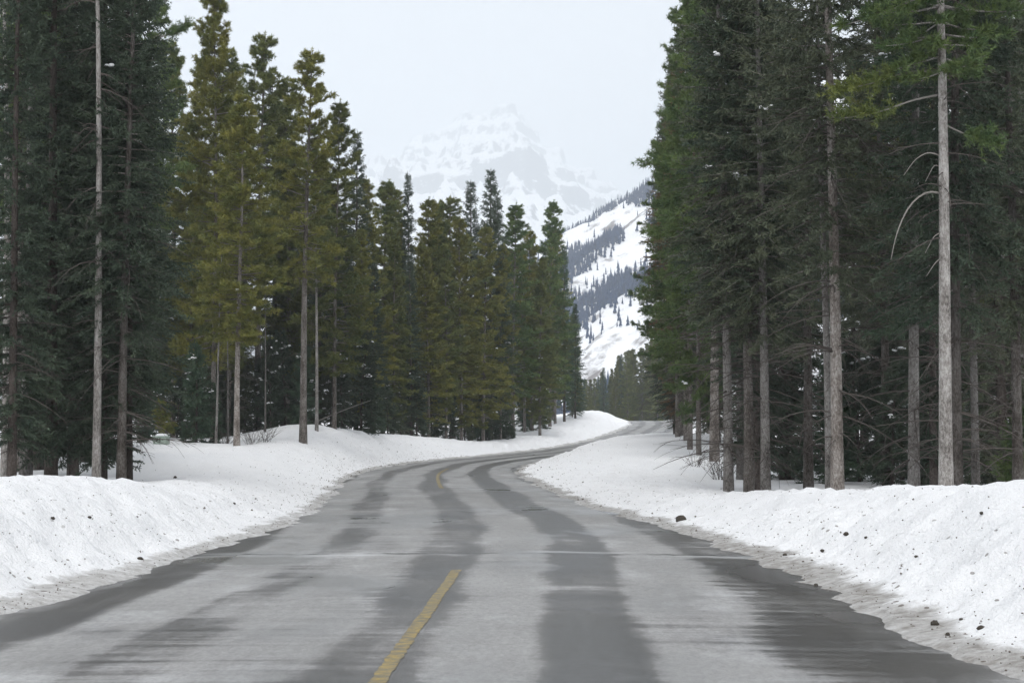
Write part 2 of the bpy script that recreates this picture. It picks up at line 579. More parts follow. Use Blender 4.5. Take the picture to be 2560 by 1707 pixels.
def road_z(t, y):
    # crowned carriageway with shallow ruts
    return tab(RZ, y) - .0022 * np.asarray(t) ** 2 - .006 * np.exp(-((np.abs(np.asarray(t) - 1.8) - .75) / .3) ** 2)


def road_strip(name, y0, y1, t0, t1, step, ncol, lift, mat, jit=0):
    ys = np.concatenate([np.arange(y0, y1 - step * .3, step), [y1]])
    ts = np.linspace(t0, t1, ncol)
    T, Y = np.meshgrid(ts, ys)
    if jit:
        T = T + np.random.default_rng(8).normal(size=T.shape) * jit + .008 * pn(Y * .5, Y * 0, 6)
    s = tab(RDX, Y); nn = np.sqrt(1 + s * s)
    X = tab(RX, Y) + T / nn
    Yw = Y - T * s / nn
    Z = road_z(T, Y) + lift
    nx = len(ts)
    i = (np.arange(len(ys) - 1)[:, None] * nx + np.arange(nx - 1)[None, :]).ravel()
    f = np.stack([i, i + 1, i + nx + 1, i + nx], -1)
    me = mesh_from(name, np.stack([X, Yw, Z], -1).reshape(-1, 3), f, mat, True)
    sl = np.concatenate([[0], np.cumsum(np.hypot(np.diff(ys), np.diff(tab(RX, ys))))]) + y0
    S = np.broadcast_to(sl[:, None], T.shape)
    UV = np.stack([T, S], -1).reshape(-1, 2)
    l = me.uv_layers.new(name='UVMap')
    l.data.foreach_set('uv', UV[f.ravel()].astype(np.float32).ravel())
    return me


M_ROAD = road_material()
M_PAINT = paint_material()
road = obj('road', road_strip('road', -40, 420, -6.6, 6.8, .6, 41, 0, M_ROAD), None, 'structure')
for y0, y1 in ((2, 24.8), (60, 92)):
    obj('centre_line', road_strip('centre_line', y0, y1, -.07, .07, .12, 2, .006, M_PAINT, .007), road)


# ------------------------------------------------------------------ mountains
def rock_snow_material(name, rock, rock2, cut, sc_):
    m, nt, b = new_mat(name)
    geo = N(nt, 'ShaderNodeNewGeometry')
    pos = geo.outputs['Position']
    sep = N(nt, 'ShaderNodeSeparateXYZ'); nt.links.new(geo.outputs['Normal'], sep.inputs[0])
    n = noise_n(nt, pos, sc_, 8, .65)
    mp = N(nt, 'ShaderNodeMapping', inputs={'Scale': (.6, .6, 3.2)})
    nt.links.new(pos, mp.inputs['Vector'])
    strata = noise_n(nt, mp.outputs[0], sc_ * .8, 6, .6)
    f = math_n(nt, 'ADD', sep.outputs[2], math_n(nt, 'MULTIPLY_ADD', n, 1.1, -.55))
    f = math_n(nt, 'ADD', f, math_n(nt, 'MULTIPLY_ADD', strata, .5, -.25))
    f = ramp(nt, f, [(cut - .07, g3(0)), (cut + .07, g3(1))])
    c = mixc(nt, f, mixc(nt, strata, rock, rock2), (.86, .87, .89))
    nt.links.new(c, b.inputs['Base Color'])
    b.inputs['Roughness'].default_value = .9
    b.inputs['Specular IOR Level'].default_value = .1
    return m


def grid_mesh(name, xs, ys, Z, mat):
    X, Y = np.meshgrid(xs, ys)
    nx = len(xs)
    i = (np.arange(len(ys) - 1)[:, None] * nx + np.arange(nx - 1)[None, :]).ravel()
    f = np.stack([i, i + 1, i + nx + 1, i + nx], -1)
    return mesh_from(name, np.stack([X, Y, Z], -1).reshape(-1, 3), f, mat, True)


def slope_z(x, y):
    """the wooded flank beyond the forest, its ridge rising to the right"""
    ridge = 1500 + 40 * pn(x * .004, x * 0, 61)
    along = np.minimum(y, ridge)
    z = 178 + .56 * (x - 46) + .205 * (along - 1500)
    z = z - .9 * np.clip(y - ridge, 0, 1e9)
    w = .56 * x - y * .0                                   # gullies run down the fall line
    z = z + 9 * ridged((x * .6 - y * .35) * .008, (x * .35 + y * .6) * .0028, 71, 4) - 9
    z = z + 5 * fbm(x * .02, y * .02, 81, 4)
    return z


def build_slope():
    xs = np.concatenate([np.arange(-700, -60, 12), np.arange(-60, 220, 2.2), np.arange(220, 1500, 14)])
    ys = np.concatenate([np.arange(560, 1560, 4.5), np.arange(1560, 2400, 30)])
    X, Y = np.meshgrid(xs, ys)
    Z = slope_z(X, Y)
    Z = np.maximum(Z, -30)
    return grid_mesh('mountain_slope', xs, ys, Z, rock_snow_material('slope_snow', (.20, .19, .19), (.30, .28, .27), .70, .05))


slope = obj('mountain_slope', build_slope(), None, 'structure')


PK = .80


def peak_z(x, y):
    x = x / PK; y = y / PK
    xc = -30 + .006 * (y - 12000)
    zc = np.interp(y, [4000, 5600, 6600, 7600, 8300, 9000, 9110, 10000, 11000, 12000, 12700, 13500, 17000],
                   [150, 560, 790, 985, 1130, 1270, 1500, 1640, 1950, 2250, 2330, 2260, 1200])
    dx = x - xc + 60 * pn(y * .0011, y * 0 + .3, 94)
    right = np.clip(dx - 90, 0, 1e9); left = np.clip(-dx - 80, 0, 1e9)
    fall = 1.1 * np.minimum(right, 330) + .72 * np.clip(right - 330, 0, 1e9) + .5 * left
    z = zc - fall * np.interp(y, [4000, 6000, 8500, 9500, 12500], [.12, .22, .5, .72, 1.0])
    z = z + 150 * (ridged(x * .0015, y * .0007, 91, 6, .5) - 1.0) + 50 * fbm(x * .004, y * .002, 95, 5, .5)
    # level cliff bands
    st = 150
    fr = (z + 34 * pn(x * .002, y * .0012, 97)) / st
    fr = fr - np.floor(fr)
    z = z + st * .40 * (sstep(.5, .78, fr) - fr) * sstep(8600, 9300, y)
    sh = np.interp(y, [4000, 6000, 9000, 11000], [300, 700, 1000, 900]) - .10 * np.abs(x - 1300)
    sh = sh + 120 * (ridged(x * .0016, y * .0009, 99, 5) - 1)
    return np.maximum(z, sh * sstep(600, 1500, x)) * PK


def build_peak():
    xs = np.concatenate([np.arange(-6000, -1400, 120), np.arange(-1400, 1600, 13), np.arange(1600, 6000, 120)])
    ys = np.concatenate([np.arange(3800, 6000, 60), np.arange(6000, 14400, 28), np.arange(14400, 18000, 150)])
    X, Y = np.meshgrid(xs, ys)
    X, Y, xs, ys = X * PK, Y * PK, xs * PK, ys * PK
    return grid_mesh('mountain', xs, ys, np.maximum(peak_z(X, Y), -60), rock_snow_material('alpine_rock_snow', (.16, .16, .17), (.24, .235, .23), .62, .026))


mountain = obj('mountain', build_peak(), None, 'structure')

# the far woods on the flank: thousands of small firs that read as one mass
def far_firs():
    r = np.random.default_rng(5)
    n = 42000
    x = r.uniform(-40, 230, n); y = r.uniform(620, 1530, n)
    z = slope_z(x, y)
    # bands of wood running up the flank, clearings between
    bandc = (z - .50 * x) / 40 + .55 * pn(x * .012, y * .006, 103)
    dens = .27 + .95 * pn(bandc * 1.0, x * .004, 107) + .30 * pn(x * .03, y * .012, 109)
    band1 = np.exp(-(((z - .42 * x) - 58 - 6 * pn(x * .02, y * .01, 5)) / 10) ** 2)
    ridge = sstep(1484, 1500, y)
    dens = sstep(.40, .58, dens) * 1.0 * (1 - .45 * sstep(1150, 1420, y)) + .010 + 1.5 * band1 * sstep(-20, 10, x) + 1.3 * ridge
    keep = r.random(n) < dens * .9
    x, y, z = x[keep], y[keep], z[keep]
    n = len(x)
    h = r.uniform(4.0, 9.5, n) * (1 - .4 * sstep(1440, 1490, y))
    w = h * r.uniform(.12, .19, n)
    vs = []; fs = []
    sides = 5
    base = 0
    for (a, b, k) in ((.06, .55, 1.0), (.35, .8, .7), (.62, 1.0, .42)):
        th = r.uniform(0, 6.28, n)[:, None] + np.arange(sides)[None, :] * 2 * np.pi / sides
        rr = (w * k)[:, None] * r.uniform(.65, 1.2, (n, sides))
        ring = np.stack([x[:, None] + rr * np.cos(th), y[:, None] + rr * np.sin(th), (z + h * a)[:, None] + r.uniform(-.06, .06, (n, sides)) * h[:, None]], -1)
        top = np.stack([x, y, z + h * b], -1)[:, None, :]
        v = np.concatenate([ring, top], 1)
        idx = base + np.arange(n)[:, None] * (sides + 1)
        f = np.stack([np.stack([idx[:, 0] + i, idx[:, 0] + (i + 1) % sides, idx[:, 0] + sides], -1) for i in range(sides)], 1).reshape(-1, 3)
        vs.append(v.reshape(-1, 3)); fs.append(f); base += n * (sides + 1)
    return mesh_from('mountain_forest', np.concatenate(vs), np.concatenate(fs), plain('far_fir', (.020, .046, .105), .9, .1))  # blue of the distant haze is mixed into the firs' base colour


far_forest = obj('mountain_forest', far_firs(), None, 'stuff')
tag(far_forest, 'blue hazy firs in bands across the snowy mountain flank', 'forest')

# ------------------------------------------------------------------ trees: prototypes
def trunk_mesh(name, H, r0, mat, r, sway=.12, sides=10, top=.012, flare=1.25):
    k = 22
    q = np.linspace(0, 1, k)
    ph = r.uniform(0, 6.28, 2)
    px = sway * (np.sin(q * 3.1 + ph[0]) - math.sin(ph[0])) * q
    py = sway * (np.sin(q * 2.7 + ph[1]) - math.sin(ph[1])) * q
    rad = r0 * (1 - q) ** .85 + top
    rad[0] *= flare; rad[1] *= 1 + (flare - 1) * .25
    pts = np.stack([px, py, q * H], -1)
    pts[0, 2] = -.6
    a = Acc()
    tube(a, pts, rad, sides)
    return a.mesh(name, mat, True), (lambda h: np.array([np.interp(h / H, q, px), np.interp(h / H, q, py), h])), (lambda h: float(np.interp(h / H, q, rad)))


def branch_path(base, az, L, el0, curl, k=6, wig=0, r=None):
    q = np.linspace(0, 1, k)
    out = L * q * math.cos(el0)
    up = L * (math.sin(el0) * q + curl * q * q)
    side = wig * L * (q ** 2) * (r.uniform(-1, 1) if r is not None else 0)
    ca, sa = math.cos(az), math.sin(az)
    return base[None, :] + np.stack([out * ca - side * sa, out * sa + side * ca, up], -1)


def snow_blobs(spots, r, smin=.08, smax=.24):
    """settled snow: low lumpy pads lying on the boughs"""
    a = Acc()
    for p in spots:
        for _ in range(r.integers(3, 7)):
            s = r.uniform(smin, smax) * .5
            c = p + r.uniform(-.2, .2, 3) * np.array([1, 1, .25])
            k = 7
            th = np.arange(k) * 2 * np.pi / k
            rr = s * r.uniform(.7, 1.2, k)
            lo = np.stack([c[0] + rr * np.cos(th), c[1] + rr * np.sin(th), np.full(k, c[2] - s * .15) + r.uniform(-.03, .01, k)], -1)
            hi = np.stack([c[0] + rr * .65 * np.cos(th), c[1] + rr * .65 * np.sin(th), np.full(k, c[2] + s * .38)], -1)
            top = np.array([[c[0], c[1], c[2] + s * .5]])
            v = np.concatenate([lo, hi, top])
            f = []
            for i in range(k):
                j = (i + 1) % k
                f += [[i, j, k + j], [i, k + j, k + i], [k + i, k + j, 2 * k]]
            a.add(v, f)
    return a.mesh('snow_pads', M_CAP, True) if a.n else None


def dead_limbs(a, pos, rad, h0, h1, n, lmin, lmax, r, droop=(-.25, -.9)):
    for _ in range(n):
        h = r.uniform(h0, h1)
        az = r.uniform(0, 6.283)
        L = r.uniform(lmin, lmax)
        p = branch_path(pos(h), az, L, r.uniform(-.25, .35), r.uniform(droop[1], droop[0]) * .6, 6, .25, r)
        r0 = .010 + .006 * L
        tube(a, p, np.linspace(r0, .004, 6), 4)
        for _k in range(r.integers(2, 7)):
            i = r.integers(1, 5)
            az2 = az + r.uniform(-1.1, 1.1)
            q = branch_path(p[i], az2, L * r.uniform(.15, .45), r.uniform(-.5, .2), r.uniform(-.7, .1), 4, .2, r)
            tube(a, q, np.linspace(.0065, .003, 4), 3)


def make_pine(seed, H=20., hb=.35, wide=1.9, r0=.2, mat=None, dead=18, ragged=.35, dens=1.0, snow=0, nl=1.0):
    r = np.random.default_rng(seed)
    tm, pos, rad = trunk_mesh('trunk', H, r0, mat or M_BARK_P, r, .22)
    ba = Acc(); P = []; D = []; tips = []
    h = H * hb
    while h < H - .25:
        q = (h - H * hb) / (H * (1 - hb))
        env = wide * (min(1, .5 + q * 2.4)) * (1 - q) ** .72 + .18 * min(1, H / 8)
        nb = r.integers(4, 7)
        for _ in range(nb):
            az = r.uniform(0, 6.283)
            L = env * r.uniform(1 - ragged * 1.5, 1 + ragged * .8)
            if r.random() < .12:
                continue
            el = -.28 + .80 * q + r.uniform(-.2, .2)
            p = branch_path(pos(h), az, L, el, r.uniform(-.05, .30), 6, .3, r)
            tube(ba, p, np.linspace(.010 + .012 * L, .006, 6), 4)
            nt = int((5 + L * 10.5) * dens)
            for _k in range(nt):
                f = r.uniform(.28, 1.0) ** .8
                i = f * 5; i0 = min(int(i), 4)
                b = p[i0] + (p[i0 + 1] - p[i0]) * (i - i0)
                tl = (.16 + .26 * L * (1.15 - f)) * r.uniform(.5, 1.1)
                az2 = az + r.normal() * .95
                e2 = r.uniform(-.35, .7)
                d = np.array([math.cos(az2) * math.cos(e2), math.sin(az2) * math.cos(e2), math.sin(e2)])
                m = max(2, int(tl / .15))
                qq = np.linspace(.35, 1, m)[:, None]
                P.append(b + d * tl * qq); D.append(np.repeat(d[None], m, 0) + np.array([0, 0, .2]))
                if f > .5:
                    tips.append(b + d * tl)
            P.append(p[-1][None]); D.append((p[-1] - p[-2])[None] / (L / 5))
        h += r.uniform(.22, .38) * (1 - .35 * q) * (H / 20) ** .6
    # leader
    qq = np.linspace(0, 1, 8)
    P.append(np.array([pos(H - (.9 - .95 * x) * min(1, H / 6)) for x in qq])); D.append(np.repeat(np.array([[0, 0, 1.]]), 8, 0))
    P = np.concatenate(P); D = np.concatenate(D)
    n = 12
    Pn = np.repeat(P, n, 0) + r.normal(size=(len(P) * n, 3)) * .028 * nl
    Dn = np.repeat(D, n, 0) + r.normal(size=(len(P) * n, 3)) * .75
    v, f = blades(Pn, Dn, r.uniform(.11, .21, len(Pn)) * nl, .033 * nl, r)
    crown = mesh_from('crown', v, f, M_PINE)
    da = Acc()
    if dead:
        dead_limbs(da, pos, rad, H * max(.1, hb - .22), H * (hb + .1), dead, .5, 1.5, r)
    return dict(H=H, parts=[('trunk', tm, 'bark'), ('branches', ba.mesh('branches', mat or M_BARK_P, True), 'wood'), ('crown', crown, 'needles')]
                + ([('dead_branches', da.mesh('dead_branches', M_TWIG, True), 'wood')] if dead else [])
                + ([('settled_snow', snow_blobs([tips[i] for i in r.choice(len(tips), snow)], r), 'snow')] if snow else []))


def make_spruce(seed, H=20., hb=.12, wide=2.0, r0=.2, mat=None, dead=40, thin=1.0, snow=0, droop=.55, tipk=.8, dl=(.6, 1.9), gap=.3, dead_lo=.05):
    r = np.random.default_rng(seed)
    tm, pos, rad = trunk_mesh('trunk', H, r0, mat or M_BARK_D, r, .14)
    ba = Acc(); P = []; D = []; tips = []
    h = H * hb
    while h < H - .2:
        q = (h - H * hb) / (H * (1 - hb))
        env = wide * (1 - q) ** tipk * min(1, .55 + q * 3) + .20 * min(1, H / 8)
        nb = r.integers(4, 7)
        for _ in range(nb):
            az = r.uniform(0, 6.283)
            L = env * r.uniform(.55, 1.12)
            el = -.18 + .75 * q + r.uniform(-.14, .14)
            p = branch_path(pos(h), az, L, el, -droop * (1 - q) * r.uniform(.5, 1.1) + .12, 6, .15, r)
            p[-1, 2] += .06 * L
            tube(ba, p, np.linspace(.008 + .009 * L, .004, 6), 3)
            nt = int((6 + L * 11) * thin)
            f = r.uniform(.16, 1.0, nt)
            i = f * 5; i0 = np.minimum(i.astype(int), 4)
            b = p[i0] + (p[i0 + 1] - p[i0]) * (i - i0)[:, None]
            tl = (.12 + .30 * L * (1.1 - f)) * r.uniform(.5, 1.15, nt)
            sgn = np.where(r.random(nt) < .5, -1, 1)
            az2 = az + sgn * r.uniform(.35, 1.15, nt) * (1 - .55 * f)
            e2 = r.uniform(-.85, .12, nt)
            d = np.stack([np.cos(az2) * np.cos(e2), np.sin(az2) * np.cos(e2), np.sin(e2)], -1)
            for kk in range(nt):
                m = max(2, int(tl[kk] / .055))
                qq = np.linspace(.05, 1, m)[:, None]
                P.append(b[kk] + d[kk] * tl[kk] * qq); D.append(np.repeat(d[kk][None], m, 0))
            # needles along the bough itself
            m = max(3, int(L / .09))
            ii = np.linspace(1.0, 4.999, m); j0 = ii.astype(int)
            P.append(p[j0] + (p[j0 + 1] - p[j0]) * (ii - j0)[:, None]); D.append((p[j0 + 1] - p[j0]) / (L / 5))
            tips.append(p[3] + np.array([0, 0, .05])); tips.append(p[4] + np.array([0, 0, .04]))
        h += r.uniform(.7, 1.3) * gap * (1 - .5 * q) * (H / 20)
    qq = np.linspace(0, 1, 14)
    P.append(np.array([pos(H - .8 + .85 * x) for x in qq])); D.append(np.repeat(np.array([[0, 0, .8]]), 14, 0))
    P = np.concatenate(P); D = np.concatenate(D)
    n = 3
    Pn = np.repeat(P, n, 0)
    Dn = np.repeat(D, n, 0) + r.normal(size=(len(P) * n, 3)) * .62
    v, f = blades(Pn, Dn, r.uniform(.065, .125, len(Pn)), .036, r)
    crown = mesh_from('crown', v, f, M_SPRUCE)
    da = Acc()
    if dead:
        dead_limbs(da, pos, rad, H * dead_lo, H * (hb + .22), dead, dl[0], dl[1], r)
    return dict(H=H, parts=[('trunk', tm, 'bark'), ('branches', ba.mesh('branches', mat or M_BARK_D, True), 'wood'), ('crown', crown, 'needles')]
                + ([('dead_branches', da.mesh('dead_branches', M_TWIG, True), 'wood')] if dead else [])
                + ([('settled_snow', snow_blobs([tips[i] for i in r.choice(len(tips), snow)], r), 'snow')] if snow else []))


def make_pole(seed, H=16., r0=.12, mat=None, dead=30, dl=(.4, 1.3)):
    r = np.random.default_rng(seed)
    tm, pos, rad = trunk_mesh('trunk', H, r0, mat or M_BARK_G, r, .18)
    da = Acc()
    dead_limbs(da, pos, rad, H * .18, H * .98, dead, dl[0], dl[1], r)
    return dict(H=H, parts=[('trunk', tm, 'bark'), ('dead_branches', da.mesh('dead_branches', M_TWIG, True), 'wood')])


def make_shrub(seed, H=1.2, n=16):
    r = np.random.default_rng(seed)
    a = Acc()
    for _ in range(n):
        az = r.uniform(0, 6.28)
        p = branch_path(np.array([r.normal() * .12, r.normal() * .12, -.1]), az, H * r.uniform(.6, 1.1), r.uniform(.6, 1.4), r.uniform(-.2, .1), 6, .2, r)
        tube(a, p, np.linspace(.011, .004, 6), 4)
        for _k in range(5):
            i = r.integers(2, 5)
            q = branch_path(p[i], az + r.uniform(-1.2, 1.2), H * r.uniform(.15, .4), r.uniform(.2, 1.2), 0, 4, .2, r)
            tube(a, q, np.linspace(.006, .003, 4), 3)
    return dict(H=H, parts=[('twigs', a.mesh('twigs', M_BARK_D, True), 'wood')])


PROTO = {
    'pA': make_pine(101, 20, .30, 2.3, .15, dead=22, snow=2),
    'pB': make_pine(102, 20, .16, 2.2, .13, dead=14, ragged=.55),
    'pC': make_pine(103, 20, .42, 2.4, .19, dead=26, ragged=.5),
    'pD': make_pine(104, 20, .07, 2.1, .12, dead=10, dens=1.0, snow=2, ragged=.45),
    'pE': make_pine(105, 20, .50, 2.1, .150, mat=M_BARK_G, dead=30, ragged=.45),
    'sA': make_spruce(201, 20, .05, 2.3, .16, dead=20, snow=4),
    'sB': make_spruce(202, 20, .12, 2.0, .15, dead=40, snow=3),
    'sC': make_spruce(203, 20, .24, 2.3, .140, mat=M_BARK_P, dead=70, dl=(.8, 2.4), snow=6),
    'sD': make_spruce(204, 20, .22, 2.0, .130, mat=M_BARK_G, dead=70, dl=(.7, 2.2), snow=4, thin=.85),
    'sE': make_spruce(205, 20, .07, 1.6, .12, dead=30, gap=.30),
    'sF': make_spruce(206, 20, .26, 2.3, .140, mat=M_BARK_P, dead=80, dl=(.9, 2.5), snow=5, thin=.8),
    'kA': make_pole(301), 'kB': make_pole(302, dead=45, dl=(.5, 1.7)),
    'yA': make_spruce(401, 5.5, .04, 1.25, .06, dead=0, gap=.75, thin=1.5, snow=8, droop=.3),
    'yB': make_spruce(402, 3.2, .05, .75, .035, dead=0, gap=.9, thin=1.6, snow=4, droop=.25),
    'yP': make_pine(403, 2.4, .22, .5, .03, dead=3, dens=.8, ragged=.35, nl=.55),
    'hA': make_shrub(501), 'hB': make_shrub(502, 1.4, 22),
}

NAMES = {'p': 'pine_tree', 's': 'spruce_tree', 'k': 'bare_tree', 'y': 'young_spruce', 'h': 'shrub'}
CATS = {'p': 'pine', 's': 'spruce', 'k': 'tree', 'y': 'sapling', 'h': 'shrub'}
F = 3920.0


def bearing(px, d):
    return (px - 1176) / F * d


def top_z(py, d):
    return CAM_Z + d * math.tan(PITCH + math.atan((784 - py) / F))


TREES = []
FILL = {}
trng = random.Random(11)
TINT = {'olive': (.94, 1.0, .86), 'gold': (1.16, 1.09, .74), 'far': (.80, .80, .58), 'lime': (.88, 1.0, .74), 'green': (.72, .96, .85), 'dark': (.66, .77, .74), 'grey': (1, .95, .95), 'brown': (1.0, 1.0, .92), 'rust': (1.5, .85, .62)}


def tree(kind, x, y, H, label=None, tint=None, lean=(0, 0), bark=1.0, group=None, fat=1.0, yaw=None, sink=.05):
    pr = PROTO[kind]
    z = float(ground_z(x, y)) - sink
    nm = 'young_pine' if kind == 'yP' else NAMES[kind[0]]
    root = empty(nm, (x, y, z))
    s = H / pr['H']
    if fat == 1.0 and kind[0] in 'ps' and y > 70:
        fat = trng.uniform(.88, 1.22)
    root.scale = (s * fat, s * fat, s)
    root.rotation_euler = (lean[1], lean[0], trng.uniform(0, 6.28) if yaw is None else yaw)
    tc = TINT[tint or 'olive']
    j = trng.uniform(.86, 1.14)
    for name, me, role in pr['parts']:
        o = bpy.data.objects.new(name, me)
        link(o, root)
        if role == 'needles':
            o.color = (tc[0] * j, tc[1] * j, tc[2] * j, 1)
        elif role == 'bark':
            o.color = (bark, bark, bark, 1)
        else:
            o.color = (1, 1, 1, 1)
        if role in ('wood', 'snow'):
            o['kind'] = 'stuff'
    root['label'] = label or 'conifer'
    root['category'] = CATS[kind[0]] if kind != 'yP' else 'sapling'
    if group:
        FILL[root.name] = group
    TREES.append((root, kind, x, y, H, label))
    return root


def T(kind, px, d, ytop=None, H=None, **kw):
    x = bearing(px, d)
    z = float(ground_z(x, d))
    if H is None:
        H = top_z(ytop, d) - z
    return tree(kind, x, d, H, **kw)


# ------------------------------------------------------------------ trees: individuals
# --- beside the road on the right: big trunks behind the ploughed bank
T('sC', 1566, 106, H=24, label='spruce at the left end of the right forest, half hidden behind a thicker trunk', tint='brown', bark=.9)
T('sF', 1577, 100, H=23, label='lone brown-barked spruce standing on the mound by the far bend', tint='rust', bark=1.2)
T('sD', 1672, 50, H=21, label='mottled spruce with crooked foot rising from the snow dip', tint='brown', bark=.85, lean=(-.010, 0))
T('sC', 1719, 49.5, H=20, label='straight dark trunk next to the crooked-footed spruce', tint='dark', bark=.85, fat=1)
T('sE', 1738, 52, H=19, label='thin trunk squeezed between two thicker ones at the snow dip', tint='dark', bark=1.6)
T('sD', 1757, 48.5, H=20, label='grey trunk, rightmost of the close trio at the snow dip', tint='brown', bark=.75)
T('sF', 1921, 42, H=21, label='pale flaky spruce with dead limbs sweeping out to its left', tint='brown', bark=1.4, lean=(-.012, 0))
T('kA', 1903, 43.5, H=14, label='slim split trunk touching the pale flaky spruce', bark=.8)
T('sD', 2096, 44, H=22, label='grey spruce leaning slightly left beside the tallest pale pine', tint='green', bark=.8, lean=(-.020, 0))
T('sE', 2142, 48, H=18, label='thin dark trunk between the leaning grey spruce and pale pine', tint='dark', bark=1.4)
hero = T('pE', 2170, 38, H=19.5, label='tall pale-barked pine with bare arching limbs and a high crown', tint='green', bark=1.15)
T('sC', 2194, 40, H=20, label='dark trunk directly behind the tall pale-barked pine', tint='dark', bark=.45)
T('sD', 2238, 46, H=20, label='slender grey trunk just right of the tall pale-barked pine', tint='brown', bark=.6, fat=.8)
T('sC', 2335, 41, H=18, label='broad spruce cut by the right edge of the frame', tint='brown', bark=.6)
T('sA', 2300, 52, H=20, label='bushy dark spruce near the right edge behind the slender trunks', tint='brown')
T('yP', 2330, 42, H=2.6, label='little green pine peeking over the right snowbank', tint='green')
T('sF', 2035, 58, H=22, label='shadowed trunk well behind the leaning grey spruce', tint='brown', bark=.6)
T('sC', 1855, 56, H=21, label='dark spruce behind the dead limbs of the pale flaky spruce', tint='brown', bark=.5)
T('sD', 1700, 62, H=21, label='stout dark trunk in the gap behind the crooked-footed spruce', tint='dark', bark=.5)
T('sA', 1800, 64, H=22, label='full dark spruce behind the trio at the snow dip', tint='dark')

T('pB', 1584, 92, H=26, label='tall green pine forming the left edge of the right forest', tint='green', fat=.8)
T('pD', 1604, 84, H=26, label='dense pine just inside the left edge of the right forest', tint='green', fat=.74)
T('pB', 1556, 104, 195, label='open-crowned pine jutting from the right forest edge against the mist', tint='green', fat=.95)
T('sE', 1552, 112, 270, label='skinny leaning spruce top poking out of the right forest edge', tint='dark', lean=(-.055, 0))
T('sA', 1566, 110, 470, label='dark spruce half way up the right forest edge', tint='dark', fat=1.02)
T('sB', 1556, 108, 590, label='rust-brown spruce low at the right forest edge', tint='rust', fat=1.05)
T('pA', 1640, 78, H=27, label='green pine behind the mottled trunk in the right forest', tint='green')
T('sA', 1645, 96, H=22, label='dark bushy spruce above the snow mound', tint='brown')

# --- on the left: close dark stand at the frame edge
T('kB', 224, 44.5, H=20, label='white-grey bare trunk rising full height beside the dark stand', bark=.95, fat=.7)
T('sA', 236, 46.5, H=17, label='dark trunk at the foot of the white-grey bare trunk', tint='dark', bark=.8)
T('sC', 281, 45, H=17, label='brown trunk of the pair standing before the clearing', tint='dark', bark=.55)
T('sB', 294, 46.5, H=18, label='blackish trunk, right one of the pair before the clearing', tint='dark', bark=.5)
T('kA', 62, 47, H=21, label='reddish thin bare trunk in the dark left stand', bark=.7, lean=(.012, 0), fat=1)
T('kB', 14, 50, H=20, label='thin pale trunk close to the left frame edge', bark=1.1, fat=.75)
T('sA', 120, 46, H=20, label='dark spruce left of the white-grey bare trunk', tint='dark')
T('sA', 170, 52, H=20, label='bushy dark spruce just behind the white-grey bare trunk', tint='dark')
T('sE', 30, 44, H=18, label='dark spruce nearest the left frame edge', tint='dark')
T('pC', 40, 54, H=19, label='pine with green clumps high at the left frame edge', tint='green')
T('sA', 90, 56, H=21, label='tall spruce behind the reddish thin trunk', tint='brown')
T('sA', 200, 62, H=21, label='dark spruce filling the gap behind the white-grey trunk', tint='dark')
T('sB', 265, 66, H=20, label='spruce behind the pair of trunks before the clearing', tint='dark')

# --- left clearing: single trunks in front of the wall of trees
T('pA', 545, 86, 215, label='grey-trunked pine leaning at the back of the clearing', tint='gold', bark=1.5, lean=(-.012, 0))
T('pC', 697, 91, 118, label='tall crooked-topped pine standing forward on the clearing edge', tint='gold', bark=.9)
T('pE', 728, 100, 330, label='thin pale trunk right of the crooked-topped pine', tint='olive', bark=1.0, fat=.75)
T('kA', 497, 88, 560, label='thin grey pole leaning behind the clearing', bark=.9, lean=(.03, 0), fat=.8)
T('kB', 524, 89, 640, label='thin dead pole beside the grey-trunked pine', bark=.7, fat=.7)
T('kB', 610, 99, 610, label='bare-twigged young tree between the grey-trunked and crooked-topped pines', bark=.6, fat=.7)
T('yA', 452, 89, 778, label='young snow-flecked spruce at the back of the clearing', tint='green')
T('yA', 492, 89, 870, label='shorter young spruce right of the snow-flecked one', tint='green')
T('yA', 330, 89, 880, label='young spruce beside the trunks left of the utility box', tint='green')
T('yP', 384, 88, 912, label='small yellow-green pine right behind the utility box', tint='gold')
T('yB', 428, 88, 950, label='knee-high spruce between the utility box and the young spruces', tint='green')
T('hA', 607, 88, H=1.3, label='leafless shrub right of the leaning grey-trunked pine')
T('hB', 576, 87, H=1.1, label='leafless shrub at the foot of the grey-trunked pine')
T('hB', 520, 88, H=1.0, label='low bare shrub left of the grey-trunked pine')

